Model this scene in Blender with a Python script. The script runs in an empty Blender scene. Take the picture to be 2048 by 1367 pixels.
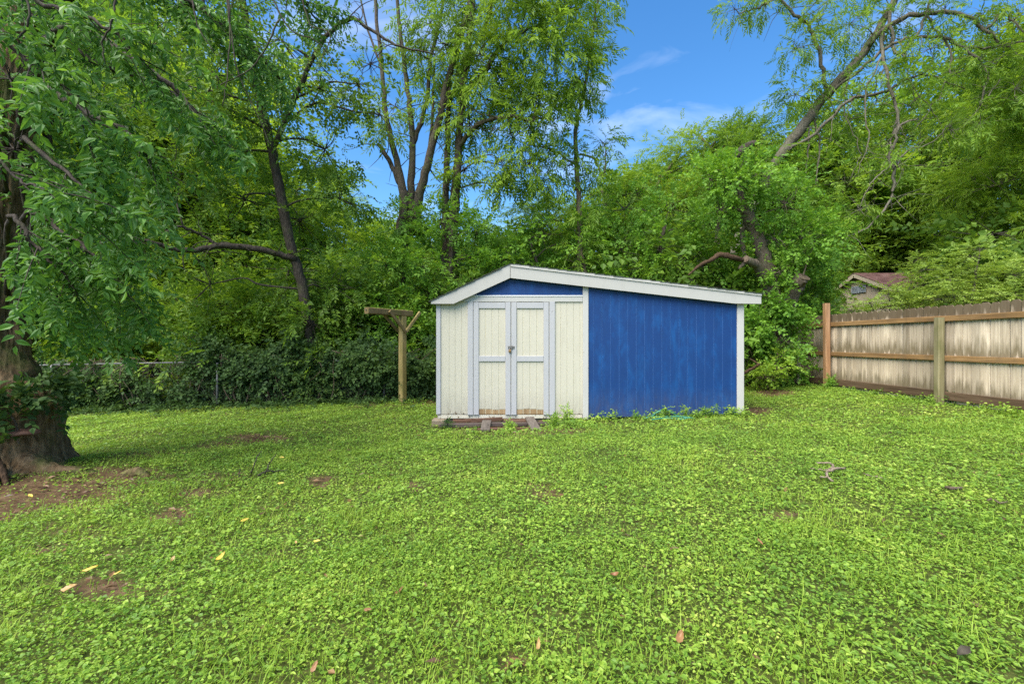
import bpy, math, random
import numpy as np
from mathutils import Vector, Matrix, noise as mnoise

# ------------------------------------------------------------------ camera, sky, sun, exposure
scene = bpy.context.scene
COL = scene.collection
F_PX, CX, CY, CAM_Z = 910.0, 1024.0, 685.0, 1.31     # photo focal length in px, principal point, eye height

cam_data = bpy.data.cameras.new("camera")
cam_data.sensor_width = 36.0
cam_data.lens = 36.0 * F_PX / 2048.0
cam_data.clip_start = 0.05
cam_data.clip_end = 2000.0
cam = bpy.data.objects.new("camera", cam_data)
COL.objects.link(cam)
cam.location = (0, 0, CAM_Z)
cam.rotation_euler = (math.radians(90), 0, 0)
scene.camera = cam

SUN_EL, SUN_AZ = math.radians(55), math.radians(220)   # azimuth clockwise from +Y: the sun stands behind the camera, a little to the left
SUN_STRENGTH, SUN_ANGLE = 1.5, math.radians(58)
SKY_STRENGTH = 0.05
EXPOSURE = 2.62

world = bpy.data.worlds.new("World")
scene.world = world
world.use_nodes = True
wn, wl = world.node_tree.nodes, world.node_tree.links
wn.clear()
w_out = wn.new("ShaderNodeOutputWorld")
w_bg = wn.new("ShaderNodeBackground")
w_sky = wn.new("ShaderNodeTexSky")
w_sky.sky_type = 'NISHITA'
w_sky.sun_disc = False
w_sky.sun_elevation = SUN_EL
w_sky.sun_rotation = SUN_AZ
w_sky.air_density = 1.0
w_sky.dust_density = 0.6
w_sky.ozone_density = 2.5
w_hsv = wn.new("ShaderNodeHueSaturation")
w_hsv.inputs['Saturation'].default_value = 1.30
w_hsv.inputs['Value'].default_value = 0.92
wl.new(w_sky.outputs[0], w_hsv.inputs['Color'])
# thin wisps of cloud, the same all round the sky
w_tc = wn.new("ShaderNodeTexCoord")
w_map = wn.new("ShaderNodeMapping")
w_map.inputs['Scale'].default_value = (2.2, 2.2, 6.0)
w_map.inputs['Location'].default_value = (0.35, 0.2, 0.1)
wl.new(w_tc.outputs['Generated'], w_map.inputs['Vector'])
w_n1 = wn.new("ShaderNodeTexNoise")
w_n1.inputs['Scale'].default_value = 1.7
w_n1.inputs['Detail'].default_value = 6
w_n1.inputs['Roughness'].default_value = 0.55
w_n1.inputs['Distortion'].default_value = 0.5
wl.new(w_map.outputs[0], w_n1.inputs['Vector'])
w_rmp = wn.new("ShaderNodeMapRange")
w_rmp.inputs['From Min'].default_value = 0.50
w_rmp.inputs['From Max'].default_value = 0.92
w_rmp.inputs['To Max'].default_value = 0.42
wl.new(w_n1.outputs['Fac'], w_rmp.inputs['Value'])
w_mix = wn.new("ShaderNodeMix")
w_mix.data_type = 'RGBA'
wl.new(w_rmp.outputs[0], w_mix.inputs[0])
wl.new(w_hsv.outputs[0], w_mix.inputs[6])
w_mix.inputs[7].default_value = (6.5, 6.8, 7.2, 1)
wl.new(w_mix.outputs[2], w_bg.inputs['Color'])
w_bg.inputs['Strength'].default_value = SKY_STRENGTH
wl.new(w_bg.outputs[0], w_out.inputs['Surface'])

sun_data = bpy.data.lights.new("sun", 'SUN')
sun_data.energy = SUN_STRENGTH
sun_data.angle = SUN_ANGLE
sun_data.color = (1.0, 0.93, 0.82)
sun = bpy.data.objects.new("sun", sun_data)
COL.objects.link(sun)
sd = Vector((math.sin(SUN_AZ) * math.cos(SUN_EL), math.cos(SUN_AZ) * math.cos(SUN_EL), math.sin(SUN_EL)))
sun.rotation_euler = sd.to_track_quat('Z', 'Y').to_euler()
sun.location = sd * 40

vs = scene.view_settings
vs.view_transform = 'Standard'
vs.look = 'None'
vs.gamma = 1.0
vs.use_curve_mapping = False
vs.exposure = EXPOSURE

cy = scene.cycles
cy.max_bounces = 8
cy.diffuse_bounces = 6
cy.glossy_bounces = 2
cy.transmission_bounces = 6
cy.transparent_max_bounces = 4
cy.caustics_reflective = False
cy.caustics_refractive = False
cy.use_denoising = False
cy.sample_clamp_indirect = 4.0
scene.render.filter_size = 1.3
cy.use_adaptive_sampling = False

rng = np.random.default_rng(7)
random.seed(7)


# ------------------------------------------------------------------ small helpers
def P(px, py, d):
    """a point seen at photo pixel (px, py), standing d metres in front of the camera"""
    return np.array(((px - CX) / F_PX * d, d, CAM_Z + (CY - py) / F_PX * d))


def smooth(t):
    t = np.clip(t, 0, 1)
    return t * t * (3 - 2 * t)


def gz(x, y):
    """height of the ground"""
    x = np.asarray(x, float)
    y = np.asarray(y, float)
    xs = 9.0 * np.tanh(x / 9.0 * 1.02) if False else np.clip(x, -12, 12)
    z = 0.033 * (xs + 1.2)
    z = z + 0.012 * np.sin(x * 2.1 + 0.7 * y) * np.cos(y * 1.7 - x * 0.6) + 0.008 * np.sin(x * 5.3 - y * 3.1)
    # mound round the foot of the big tree, worn hollow in front of the shed
    z = z + 0.10 * np.exp(-(((x + 5.0) / 0.9) ** 2 + ((y - 4.95) / 0.8) ** 2))
    z = z - 0.02 * np.exp(-(((x - 0.0) / 1.0) ** 2 + ((y - 6.8) / 0.35) ** 2))
    return z


def G(x, y):
    return float(gz(x, y))


class MB:
    """collects chunks of vertices and faces and links them as ONE mesh object"""

    def __init__(self):
        self.v, self.f, self.n = [], [], 0

    def add(self, verts, faces):
        verts = np.asarray(verts, np.float32).reshape(-1, 3)
        faces = np.asarray(faces, np.int32)
        self.v.append(verts)
        self.f.append(faces + self.n)
        self.n += len(verts)
        return self

    def mesh(self, name, smooth_shade=False):
        V = np.concatenate(self.v)
        me = bpy.data.meshes.new(name)
        me.vertices.add(len(V))
        me.vertices.foreach_set("co", V.ravel())
        loops = np.concatenate([f.ravel() for f in self.f])
        sizes = np.concatenate([np.full(len(f), f.shape[1], np.int32) for f in self.f])
        starts = np.concatenate(([0], np.cumsum(sizes)[:-1])).astype(np.int32)
        me.loops.add(len(loops))
        me.loops.foreach_set("vertex_index", loops.astype(np.int32))
        me.polygons.add(len(sizes))
        me.polygons.foreach_set("loop_start", starts)
        me.polygons.foreach_set("use_smooth", np.full(len(sizes), smooth_shade, bool))
        me.update(calc_edges=True)
        return me

    def build(self, name, mat, parent=None, smooth_shade=False):
        return link(name, self.mesh(name, smooth_shade), mat, parent)


def link(name, me, mat, parent=None):
    o = bpy.data.objects.new(name, me)
    if mat is not None and not len(me.materials):
        me.materials.append(mat)
    COL.objects.link(o)
    if parent is not None:
        o.parent = parent
        o.matrix_parent_inverse = parent_inv(parent)
    return o


def parent_inv(p):
    return Matrix.Translation(-p.location)      # parents stand unrotated while they are being built


def thing(name, label, cat, loc=(0, 0, 0), group=None):
    o = bpy.data.objects.new(name, None)
    o.empty_display_size = 0.2
    COL.objects.link(o)
    o.location = Vector([float(c) for c in loc])
    return tag(o, label, cat, group)


def tag(o, label=None, cat=None, group=None, kind=None):
    if label:
        o["label"] = label
    if cat:
        o["category"] = cat
    if group:
        o["group"] = group
    if kind:
        o["kind"] = kind
    return o


BOXF = np.array([(0, 3, 2, 1), (4, 5, 6, 7), (0, 1, 5, 4), (1, 2, 6, 5), (2, 3, 7, 6), (3, 0, 4, 7)])


def slab(p0, p1, width, thick, wdir, jitter=0.0):
    """a sawn board from p0 to p1; width measured along wdir, thickness across both; edges slightly eased. verts, faces"""
    p0, p1 = np.array(p0, float), np.array(p1, float)
    a = p1 - p0
    L = np.linalg.norm(a)
    a /= L
    w = np.array(wdir, float)
    w = w - a * w.dot(a)
    w /= np.linalg.norm(w)
    t = np.cross(a, w)
    c = min(width, thick) * 0.12
    prof = [(-width / 2 + c, -thick / 2), (width / 2 - c, -thick / 2), (width / 2, -thick / 2 + c), (width / 2, thick / 2 - c),
            (width / 2 - c, thick / 2), (-width / 2 + c, thick / 2), (-width / 2, thick / 2 - c), (-width / 2, -thick / 2 + c)]
    n = 5
    rings = []
    for k in range(n):
        q = p0 + a * L * k / (n - 1)
        if 0 < k < n - 1 and jitter:
            q = q + w * random.uniform(-jitter, jitter) + t * random.uniform(-jitter, jitter)
        rings.append([q + w * u + t * v for u, v in prof])
    V = np.array(rings).reshape(-1, 3)
    F = []
    for k in range(n - 1):
        for j in range(8):
            F.append((k * 8 + j, k * 8 + (j + 1) % 8, (k + 1) * 8 + (j + 1) % 8, (k + 1) * 8 + j))
    caps = [tuple(range(7, -1, -1)), tuple((n - 1) * 8 + j for j in range(8))]
    return V, F, caps


def board(name, p0, p1, width, thick, wdir, mat, parent=None, jitter=0.0):
    V, F, caps = slab(p0, p1, width, thick, wdir, jitter)
    m = MB()
    m.add(V, F)
    m.f.append(np.array(caps, np.int32))
    return m.build(name, mat, parent)


def prism(name, poly, y0, y1, mat, parent=None, c=0.003):
    """a convex outline in x,z pulled from its front at y0 (eased edge) to its back at y1"""
    poly = np.array(poly, float)
    n = len(poly)
    cen = (poly.max(0) + poly.min(0)) / 2
    ext = np.maximum(poly.max(0) - poly.min(0), 1e-4)
    ins = cen + (poly - cen) * np.clip(1 - 2 * c / ext, 0.2, 1)
    V = np.concatenate([np.c_[ins[:, 0], np.full(n, y0), ins[:, 1]], np.c_[poly[:, 0], np.full(n, y0 + c), poly[:, 1]],
                        np.c_[poly[:, 0], np.full(n, y1), poly[:, 1]]])
    F = []
    for r in range(2):
        for j in range(n):
            F.append((r * n + j, r * n + (j + 1) % n, (r + 1) * n + (j + 1) % n, (r + 1) * n + j))
    m = MB()
    m.add(V, F)
    m.f.append(np.array([tuple(range(n - 1, -1, -1))], np.int32))
    m.f.append(np.array([tuple(2 * n + j for j in range(n))], np.int32))
    # make the outward side consistent
    o = m.build(name, mat, parent)
    import bmesh
    bm = bmesh.new()
    bm.from_mesh(o.data)
    bmesh.ops.recalc_face_normals(bm, faces=bm.faces)
    bm.to_mesh(o.data)
    bm.free()
    return o


def rect(x0, x1, z0, z1):
    return [(x0, z0), (x1, z0), (x1, z1), (x0, z1)]


def catmull(pts, sub):
    pts = np.array(pts, float)
    if len(pts) < 3:
        t = np.linspace(0, 1, sub + 1)[:, None]
        return pts[0] * (1 - t) + pts[-1] * t
    q = np.concatenate([[2 * pts[0] - pts[1]], pts, [2 * pts[-1] - pts[-2]]])
    out = []
    for i in range(1, len(q) - 2):
        p0, p1, p2, p3 = q[i - 1], q[i], q[i + 1], q[i + 2]
        for k in range(sub):
            t = k / sub
            out.append(0.5 * ((2 * p1) + (-p0 + p2) * t + (2 * p0 - 5 * p1 + 4 * p2 - p3) * t * t + (-p0 + 3 * p1 - 3 * p2 + p3) * t ** 3))
    out.append(q[-2])
    return np.array(out)


def tube(path, radii, sides=7, cap=True, wob=0.0):
    path = np.array(path, float)
    n = len(path)
    radii = np.interp(np.linspace(0, 1, n), np.linspace(0, 1, len(radii)), radii)
    tan = np.gradient(path, axis=0)
    tan /= np.linalg.norm(tan, axis=1)[:, None] + 1e-9
    ref = np.array((0.31, 0.17, 0.93)) if abs(tan[0][2]) < 0.9 else np.array((1, 0.1, 0))
    u = np.cross(tan, ref)
    u /= np.linalg.norm(u, axis=1)[:, None] + 1e-9
    v = np.cross(tan, u)
    th = np.linspace(0, 2 * np.pi, sides, endpoint=False)
    r = radii[:, None] * (1 + wob * rng.normal(size=(n, sides)))
    V = path[:, None] + r[..., None] * (np.cos(th)[None, :, None] * u[:, None] + np.sin(th)[None, :, None] * v[:, None])
    V = V.reshape(-1, 3)
    i = np.arange(n - 1)[:, None] * sides
    j = np.arange(sides)[None]
    jn = (j + 1) % sides
    F = np.stack([i + j, i + jn, i + sides + jn, i + sides + j], -1).reshape(-1, 4)
    return V, F


def tube_add(m, pts, radii, sides=7, sub=5, wob=0.0, wig=0.0):
    path = catmull(pts, sub)
    if wig:
        path[1:-1] += rng.normal(size=(len(path) - 2, 3)) * wig
    V, F = tube(path, radii, sides, wob=wob)
    base = m.n
    m.add(V, F)
    n = len(path)
    m.f.append(np.array([[base + k for k in range(sides)][::-1], [base + (n - 1) * sides + k for k in range(sides)]], np.int32))
    return path


# ------------------------------------------------------------------ materials
def newmat(name):
    m = bpy.data.materials.new(name)
    m.use_nodes = True
    nt = m.node_tree
    nt.nodes.clear()
    out = nt.nodes.new("ShaderNodeOutputMaterial")
    return m, nt.nodes, nt.links, out


def node_noise(N, L, vec, scale, detail=4, rough=0.55, dist=0.0):
    n = N.new("ShaderNodeTexNoise")
    n.inputs['Scale'].default_value = scale
    n.inputs['Detail'].default_value = detail
    n.inputs['Roughness'].default_value = rough
    n.inputs['Distortion'].default_value = dist
    if vec is not None:
        L.new(vec, n.inputs['Vector'])
    return n.outputs['Fac']


def node_map(N, L, vec, scale, loc=(0, 0, 0)):
    n = N.new("ShaderNodeMapping")
    n.inputs['Scale'].default_value = scale
    n.inputs['Location'].default_value = loc
    L.new(vec, n.inputs['Vector'])
    return n.outputs[0]


def node_range(N, L, val, a, b, c=0.0, d=1.0):
    n = N.new("ShaderNodeMapRange")
    n.inputs['From Min'].default_value = a
    n.inputs['From Max'].default_value = b
    n.inputs['To Min'].default_value = c
    n.inputs['To Max'].default_value = d
    L.new(val, n.inputs['Value'])
    return n.outputs[0]


def node_mix(N, L, fac, a, b, mode='MIX'):
    n = N.new("ShaderNodeMix")
    n.data_type = 'RGBA'
    n.blend_type = mode
    for s, v in ((0, fac), (6, a), (7, b)):
        if isinstance(v, (int, float)):
            n.inputs[s].default_value = v
        elif isinstance(v, tuple):
            n.inputs[s].default_value = (*v, 1) if len(v) == 3 else v
        else:
            L.new(v, n.inputs[s])
    return n.outputs[2]


def node_math(N, L, op, a, b=None):
    n = N.new("ShaderNodeMath")
    n.operation = op
    n.use_clamp = False
    for s, v in ((0, a), (1, b)):
        if v is None:
            continue
        if isinstance(v, (int, float)):
            n.inputs[s].default_value = v
        else:
            L.new(v, n.inputs[s])
    return n.outputs[0]


def node_bump(N, L, h, strength, dist=0.01):
    n = N.new("ShaderNodeBump")
    n.inputs['Strength'].default_value = strength
    n.inputs['Distance'].default_value = dist
    L.new(h, n.inputs['Height'])
    return n.outputs[0]


def node_ramp(N, L, val, stops):
    n = N.new("ShaderNodeValToRGB")
    el = n.color_ramp.elements
    while len(el) < len(stops):
        el.new(0.5)
    for e, (p, c) in zip(el, stops):
        e.position = p
        e.color = (*c, 1)
    L.new(val, n.inputs[0])
    return n.outputs[0]


def principled(N, L, out, col, rough=0.7, bump=None, spec=0.4, metal=0.0):
    b = N.new("ShaderNodeBsdfPrincipled")
    if isinstance(col, tuple):
        b.inputs['Base Color'].default_value = (*col, 1)
    else:
        L.new(col, b.inputs['Base Color'])
    if isinstance(rough, (int, float)):
        b.inputs['Roughness'].default_value = rough
    else:
        L.new(rough, b.inputs['Roughness'])
    b.inputs['Specular IOR Level'].default_value = spec
    b.inputs['Metallic'].default_value = metal
    if bump is not None:
        L.new(bump, b.inputs['Normal'])
    L.new(b.outputs[0], out.inputs['Surface'])
    return b


def leaf_mat(name, stops, trans=0.35, tcol=(1.25, 1.2, 0.65), rough=0.42, spec=0.35, patch=0.5, patch_scale=0.7, gain=1.15):
    """leaves: every leaf its own tint, whole sprays drift in tint, light shines through"""
    m, N, L, out = newmat(name)
    geo = N.new("ShaderNodeNewGeometry")
    tc = N.new("ShaderNodeTexCoord")
    big = node_noise(N, L, tc.outputs['Object'], patch_scale, 3)
    v = node_math(N, L, 'ADD', node_math(N, L, 'MULTIPLY', geo.outputs['Random Per Island'], 1 - patch),
                  node_math(N, L, 'MULTIPLY', node_range(N, L, big, 0.3, 0.7), patch))
    col = node_ramp(N, L, v, [(p, (c[0] * gain, c[1] * gain, c[2] * gain + 0.012)) for p, c in stops])
    b = N.new("ShaderNodeBsdfPrincipled")
    L.new(col, b.inputs['Base Color'])
    b.inputs['Roughness'].default_value = rough
    b.inputs['Specular IOR Level'].default_value = spec
    t = N.new("ShaderNodeBsdfTranslucent")
    L.new(node_mix(N, L, 1.0, col, tcol, 'MULTIPLY'), t.inputs['Color'])
    mx = N.new("ShaderNodeMixShader")
    mx.inputs[0].default_value = trans
    L.new(b.outputs[0], mx.inputs[1])
    L.new(t.outputs[0], mx.inputs[2])
    L.new(mx.outputs[0], out.inputs['Surface'])
    return m


def g4(a, b, c, d):
    return [(0.0, a), (0.4, b), (0.75, c), (1.0, d)]


M = {}
M['leaf_near'] = leaf_mat("glossy_dark_leaf", g4((.050, .125, .016), (.080, .185, .024), (.115, .24, .03), (.19, .33, .04)), 0.40, rough=0.45, spec=0.35, patch=0.4)
M['leaf_mid'] = leaf_mat("mid_green_leaf", g4((.060, .125, .012), (.10, .185, .017), (.15, .25, .02), (.21, .31, .026)), 0.45, spec=0.2)
M['leaf_feather'] = leaf_mat("feathery_light_leaf", g4((.11, .20, .016), (.17, .28, .022), (.23, .35, .028), (.29, .40, .036)), 0.45, spec=0.2)
M['leaf_vine'] = leaf_mat("fresh_vine_leaf", g4((.07, .165, .014), (.12, .25, .02), (.18, .33, .027), (.25, .40, .04)), 0.40, spec=0.2)
M['leaf_wood_a'] = leaf_mat("woodland_leaf", g4((.08, .165, .014), (.13, .235, .018), (.19, .30, .022), (.25, .36, .03)), 0.45, spec=0.2, patch_scale=0.5)
M['leaf_wood_b'] = leaf_mat("yellowish_woodland_leaf", g4((.10, .185, .012), (.165, .27, .018), (.235, .345, .024), (.31, .41, .034)), 0.5, spec=0.2, patch_scale=0.5)
M['leaf_maple'] = leaf_mat("pale_maple_leaf", g4((.15, .24, .035), (.21, .31, .05), (.27, .37, .065), (.35, .43, .10)), 0.38, spec=0.2, patch=0.3)
M['leaf_ivy'] = leaf_mat("dark_ivy_leaf", g4((.020, .045, .008), (.036, .075, .011), (.062, .115, .015), (.13, .20, .024)), 0.28, rough=0.55, spec=0.15)
M['leaf_ground'] = leaf_mat("ground_cover_leaf", g4((.066, .148, .012), (.150, .268, .022), (.250, .378, .036), (.46, .525, .10)), 0.36, spec=0.28, patch=0.38, patch_scale=1.6)
M['leaf_grass'] = leaf_mat("grass_blade", g4((.14, .24, .016), (.20, .31, .022), (.26, .37, .032), (.38, .42, .08)), 0.34, spec=0.2, patch=0.5, patch_scale=0.9)
M['leaf_litter'] = leaf_mat("dry_leaf_litter", g4((.045, .026, .010), (.10, .055, .02), (.16, .085, .03), (.24, .15, .05)), 0.12, (1.1, 1, .8), patch=0.2)


def bark_mat(name, c0, c1, c2, scale=1.0, moss=0.0, bump=0.7):
    m, N, L, out = newmat(name)
    tc = N.new("ShaderNodeTexCoord")
    st = node_map(N, L, tc.outputs['Object'], (9 * scale, 9 * scale, 2.4 * scale))
    n1 = node_noise(N, L, st, 2.2, 8, 0.65, 0.4)
    n2 = node_noise(N, L, tc.outputs['Object'], 3.0 * scale, 4)
    vor = N.new("ShaderNodeTexVoronoi")
    vor.inputs['Scale'].default_value = 3.0
    L.new(st, vor.inputs['Vector'])
    v = node_math(N, L, 'ADD', node_math(N, L, 'MULTIPLY', n1, 0.7), node_math(N, L, 'MULTIPLY', vor.outputs['Distance'], 0.35))
    col = node_ramp(N, L, v, [(0.25, c0), (0.5, c1), (0.8, c2)])
    if moss:
        mk = node_range(N, L, n2, 0.52, 0.62, 0, moss)
        col = node_mix(N, L, mk, col, (0.07, 0.10, 0.018))
    principled(N, L, out, col, 0.85, node_bump(N, L, v, bump, 0.05), 0.25)
    return m


M['bark_old'] = bark_mat("furrowed_old_bark", (.040, .024, .010), (.125, .082, .040), (.25, .18, .10), 0.8, 0.6, 1.0)
M['bark_dark'] = bark_mat("dark_wet_bark", (.020, .016, .012), (.045, .036, .027), (.085, .07, .055), 1.2, 0.25)
M['bark_grey'] = bark_mat("grey_brown_bark", (.05, .036, .024), (.105, .082, .058), (.18, .15, .11), 1.4, 0.2)
M['bark_pale'] = bark_mat("pale_lichen_bark", (.06, .05, .036), (.12, .105, .078), (.20, .185, .145), 1.4, 0.25)
M['bark_stem'] = bark_mat("dark_grey_stem_bark", (.03, .023, .016), (.07, .056, .04), (.13, .108, .08), 1.4, 0.25)
M['dead_wood'] = bark_mat("reddish_dead_wood", (.022, .013, .007), (.055, .032, .017), (.105, .064, .036), 1.5)
M['cut_wood'] = bark_mat("sawn_branch_end", (.05, .036, .022), (.10, .074, .048), (.17, .13, .09), 1.0, bump=0.3)
M['twig'] = bark_mat("brown_twig_bark", (.05, .034, .022), (.11, .08, .055), (.20, .16, .12), 2.0)
M['twig_pale'] = bark_mat("pale_twig_bark", (.12, .09, .06), (.22, .17, .12), (.32, .27, .20), 2.0)


def paint_mat(name, col, chip=(0.13, 0.085, 0.05), alt=None, chips=0.0, z_chip=(0.0, 0.2), grain=True, alt_amt=0.6, rough=0.6, dirt=0.25, dirt_z=None):
    """house paint on rough-sawn wood: brushed relief, faded patches, grime, chips near the wet lower edge"""
    m, N, L, out = newmat(name)
    tc = N.new("ShaderNodeTexCoord")
    ob = tc.outputs['Object']
    fine = node_noise(N, L, node_map(N, L, ob, (70, 70, 12)), 1.0, 6, 0.6)
    saw = node_noise(N, L, node_map(N, L, ob, (14, 14, 130)), 1.0, 3, 0.5)
    c = node_mix(N, L, node_range(N, L, fine, 0.3, 0.75, 0, 0.18), col, tuple(k * 0.84 for k in col))
    if alt is not None:
        p1 = node_noise(N, L, node_map(N, L, ob, (4.2, 4.2, 1.6)), 1.5, 8, 0.72, 0.3)
        p2 = node_noise(N, L, node_map(N, L, ob, (16, 16, 1.6)), 1.0, 5, 0.6)
        f = node_math(N, L, 'MULTIPLY', node_range(N, L, p1, 0.47, 0.66, 0, 1), node_range(N, L, p2, 0.28, 0.68, 0.25, alt_amt + 0.2))
        c = node_mix(N, L, f, c, alt)
    g = node_noise(N, L, node_map(N, L, ob, (6, 6, 1.5)), 1.2, 5, 0.65)
    c = node_mix(N, L, node_range(N, L, g, 0.5, 0.8, 0, dirt), c, tuple(k * 0.55 for k in (col[0], col[1] * 0.97, col[2] * 0.86)))
    sep = N.new("ShaderNodeSeparateXYZ")
    L.new(ob, sep.inputs[0])
    if dirt_z:
        sp = node_noise(N, L, node_map(N, L, ob, (22, 22, 6)), 1.0, 5, 0.7)
        low = node_range(N, L, sep.outputs['Z'], dirt_z[0], dirt_z[1], 0.42, 0.0)
        c = node_mix(N, L, node_math(N, L, 'MULTIPLY', low, node_range(N, L, sp, 0.3, 0.65)), c, (0.11, 0.085, 0.06))
    if chips:
        cn = node_noise(N, L, node_map(N, L, ob, (26, 26, 14)), 1.0, 5, 0.65)
        zz = node_range(N, L, sep.outputs['Z'], z_chip[0], z_chip[1], 0.26, 0.0)
        f = node_range(N, L, node_math(N, L, 'ADD', cn, zz), 0.70, 0.73, 0, chips)
        c = node_mix(N, L, f, c, chip)
    h = node_math(N, L, 'ADD', fine, node_math(N, L, 'MULTIPLY', saw, 0.8 if grain else 0.1))
    principled(N, L, out, c, rough, node_bump(N, L, h, 0.22, 0.005), 0.35)
    return m


M['cream'] = paint_mat("cream_siding_paint", (.50, .472, .375), chips=1.0, z_chip=(0.02, 0.34), dirt_z=(0.1, 0.55))
M['trim_white'] = paint_mat("off_white_trim_paint", (.455, .445, .415), chips=0.9, z_chip=(-0.1, 0.18), grain=False, dirt=0.18)
M['trim_cool'] = paint_mat("cool_white_door_trim_paint", (.40, .40, .405), chips=1.0, z_chip=(0.04, 0.22), dirt=0.15)
M['trim_bright'] = paint_mat("fresh_white_trim_paint", (.60, .60, .59), dirt=0.08)
M['blue'] = paint_mat("royal_blue_siding_paint", (.003, .037, .152), alt=(.004, .078, .262), alt_amt=0.6, dirt=0.3, dirt_z=(0.05, 0.6), rough=0.55)
M['groove_blue'] = paint_mat("pale_blue_groove_paint", (.05, .14, .36), dirt=0.3)
M['groove_cream'] = paint_mat("dull_cream_groove_paint", (.50, .47, .34), dirt=0.3)
M['fascia'] = paint_mat("pale_grey_fascia_paint", (.41, .40, .365), grain=False, dirt=0.12)


def wood_mat(name, c0, c1, c2, axis=2, stain=None, moss=None, rough=0.8, rnd=0.5, zstain=None, scale=1.0):
    """weathered sawn wood; grain runs along the given axis (0 x, 1 y, 2 z); each piece differs"""
    m, N, L, out = newmat(name)
    tc = N.new("ShaderNodeTexCoord")
    oi = N.new("ShaderNodeObjectInfo")
    off = N.new("ShaderNodeVectorMath")
    off.operation = 'ADD'
    comb = N.new("ShaderNodeCombineXYZ")
    r10 = node_math(N, L, 'MULTIPLY', oi.outputs['Random'], 37.0)
    for k in range(3):
        L.new(r10, comb.inputs[k])
    L.new(tc.outputs['Object'], off.inputs[0])
    L.new(comb.outputs[0], off.inputs[1])
    v = off.outputs[0]
    s = [38 * scale, 38 * scale, 38 * scale]
    s[axis] = 1.6 * scale
    n1 = node_noise(N, L, node_map(N, L, v, tuple(s)), 1.0, 7, 0.62, 0.25)
    s2 = [5 * scale] * 3
    s2[axis] = 0.8 * scale
    n2 = node_noise(N, L, node_map(N, L, v, tuple(s2)), 1.0, 4)
    val = node_math(N, L, 'ADD', node_math(N, L, 'MULTIPLY', n1, 0.62), node_math(N, L, 'MULTIPLY', n2, 0.38))
    col = node_ramp(N, L, val, [(0.3, c0), (0.5, c1), (0.68, c2)])
    tint = node_range(N, L, oi.outputs['Random'], 0, 1, 1 - 0.5 * rnd, 1 + 0.25 * rnd)
    cc = N.new("ShaderNodeCombineColor")
    for k in range(3):
        L.new(tint, cc.inputs[k])
    col = node_mix(N, L, 1.0, col, cc.outputs[0], 'MULTIPLY')
    sep = N.new("ShaderNodeSeparateXYZ")
    L.new(tc.outputs['Object'], sep.inputs[0])
    if zstain:
        # weather stains that hang from the rails and the picket tops, ragged from board to board
        rag = node_noise(N, L, node_map(N, L, v, (13, 13, 2.2)), 1.0, 4)
        z = node_math(N, L, 'ADD', sep.outputs['Z'], node_range(N, L, rag, 0.25, 0.75, -0.16, 0.16))
        for a, b, c_, d_, cs, amt in zstain:
            f = node_math(N, L, 'MULTIPLY', node_range(N, L, z, a, b, 0, amt), node_range(N, L, z, c_, d_, 1, 0))
            col = node_mix(N, L, f, col, cs)
    if moss:
        k = node_noise(N, L, node_map(N, L, v, (6, 6, 3)), 1.0, 5, 0.6)
        col = node_mix(N, L, node_range(N, L, k, 0.45, 0.68, 0, moss[3]), col, moss[:3])
    principled(N, L, out, col, rough, node_bump(N, L, n1, 0.45, 0.006), 0.25)
    return m


M['post_wood'] = wood_mat("mossy_treated_post_wood", (.16, .12, .042), (.30, .23, .088), (.42, .33, .15), 2, moss=(.12, .13, .025, .55), rnd=0.2)
M['beam_wood'] = wood_mat("mossy_treated_beam_wood", (.10, .068, .03), (.19, .132, .058), (.28, .205, .10), 0, moss=(.10, .12, .02, .5), rnd=0.2)
M['picket'] = wood_mat("weathered_picket_wood", (.29, .225, .15), (.56, .46, .335), (.74, .63, .48), 2, rnd=0.85, zstain=[
    (1.30, 1.46, 3, 4, (.085, .06, .03), .88), (.70, .76, .84, 1.06, (.13, .10, .045), .8), (.05, .1, .24, .42, (.13, .10, .05), .75), (.3, .5, .6, .9, (.40, .31, .21), .25)])
M['rail_wood'] = wood_mat("orange_brown_rail_wood", (.12, .065, .026), (.27, .155, .062), (.40, .25, .11), 1, rnd=0.3, moss=(.09, .075, .05, .3))
M['fence_post_green'] = wood_mat("green_stained_fence_post_wood", (.10, .09, .045), (.20, .175, .09), (.30, .265, .15), 2, moss=(.11, .115, .035, .6), rnd=0.1)
M['fence_post_orange'] = wood_mat("bare_orange_fence_post_wood", (.20, .10, .045), (.36, .20, .10), (.46, .29, .17), 2, rnd=0.1)
M['fence_post_grey'] = wood_mat("pale_grey_fence_post_wood", (.22, .19, .15), (.36, .32, .26), (.46, .42, .36), 2, rnd=0.1)
M['rail_dark'] = wood_mat("dark_brown_rail_wood", (.05, .03, .017), (.11, .07, .04), (.18, .125, .08), 1, rnd=0.3)
M['rot_red'] = wood_mat("rotten_red_brown_board_wood", (.05, .026, .016), (.12, .062, .038), (.20, .12, .08), 0, rnd=0.5)
M['rot_dark'] = wood_mat("rotten_dark_board_wood", (.03, .022, .02), (.075, .055, .048), (.14, .11, .095), 0, rnd=0.4, moss=(.07, .09, .02, .35))
M['rot_grey'] = wood_mat("grey_loose_plank_wood", (.055, .045, .036), (.12, .10, .082), (.18, .155, .13), 1, rnd=0.4)
M['raw_wood'] = wood_mat("bare_peeled_door_wood", (.12, .07, .032), (.30, .20, .10), (.46, .34, .20), 2, rnd=0.3)


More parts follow.
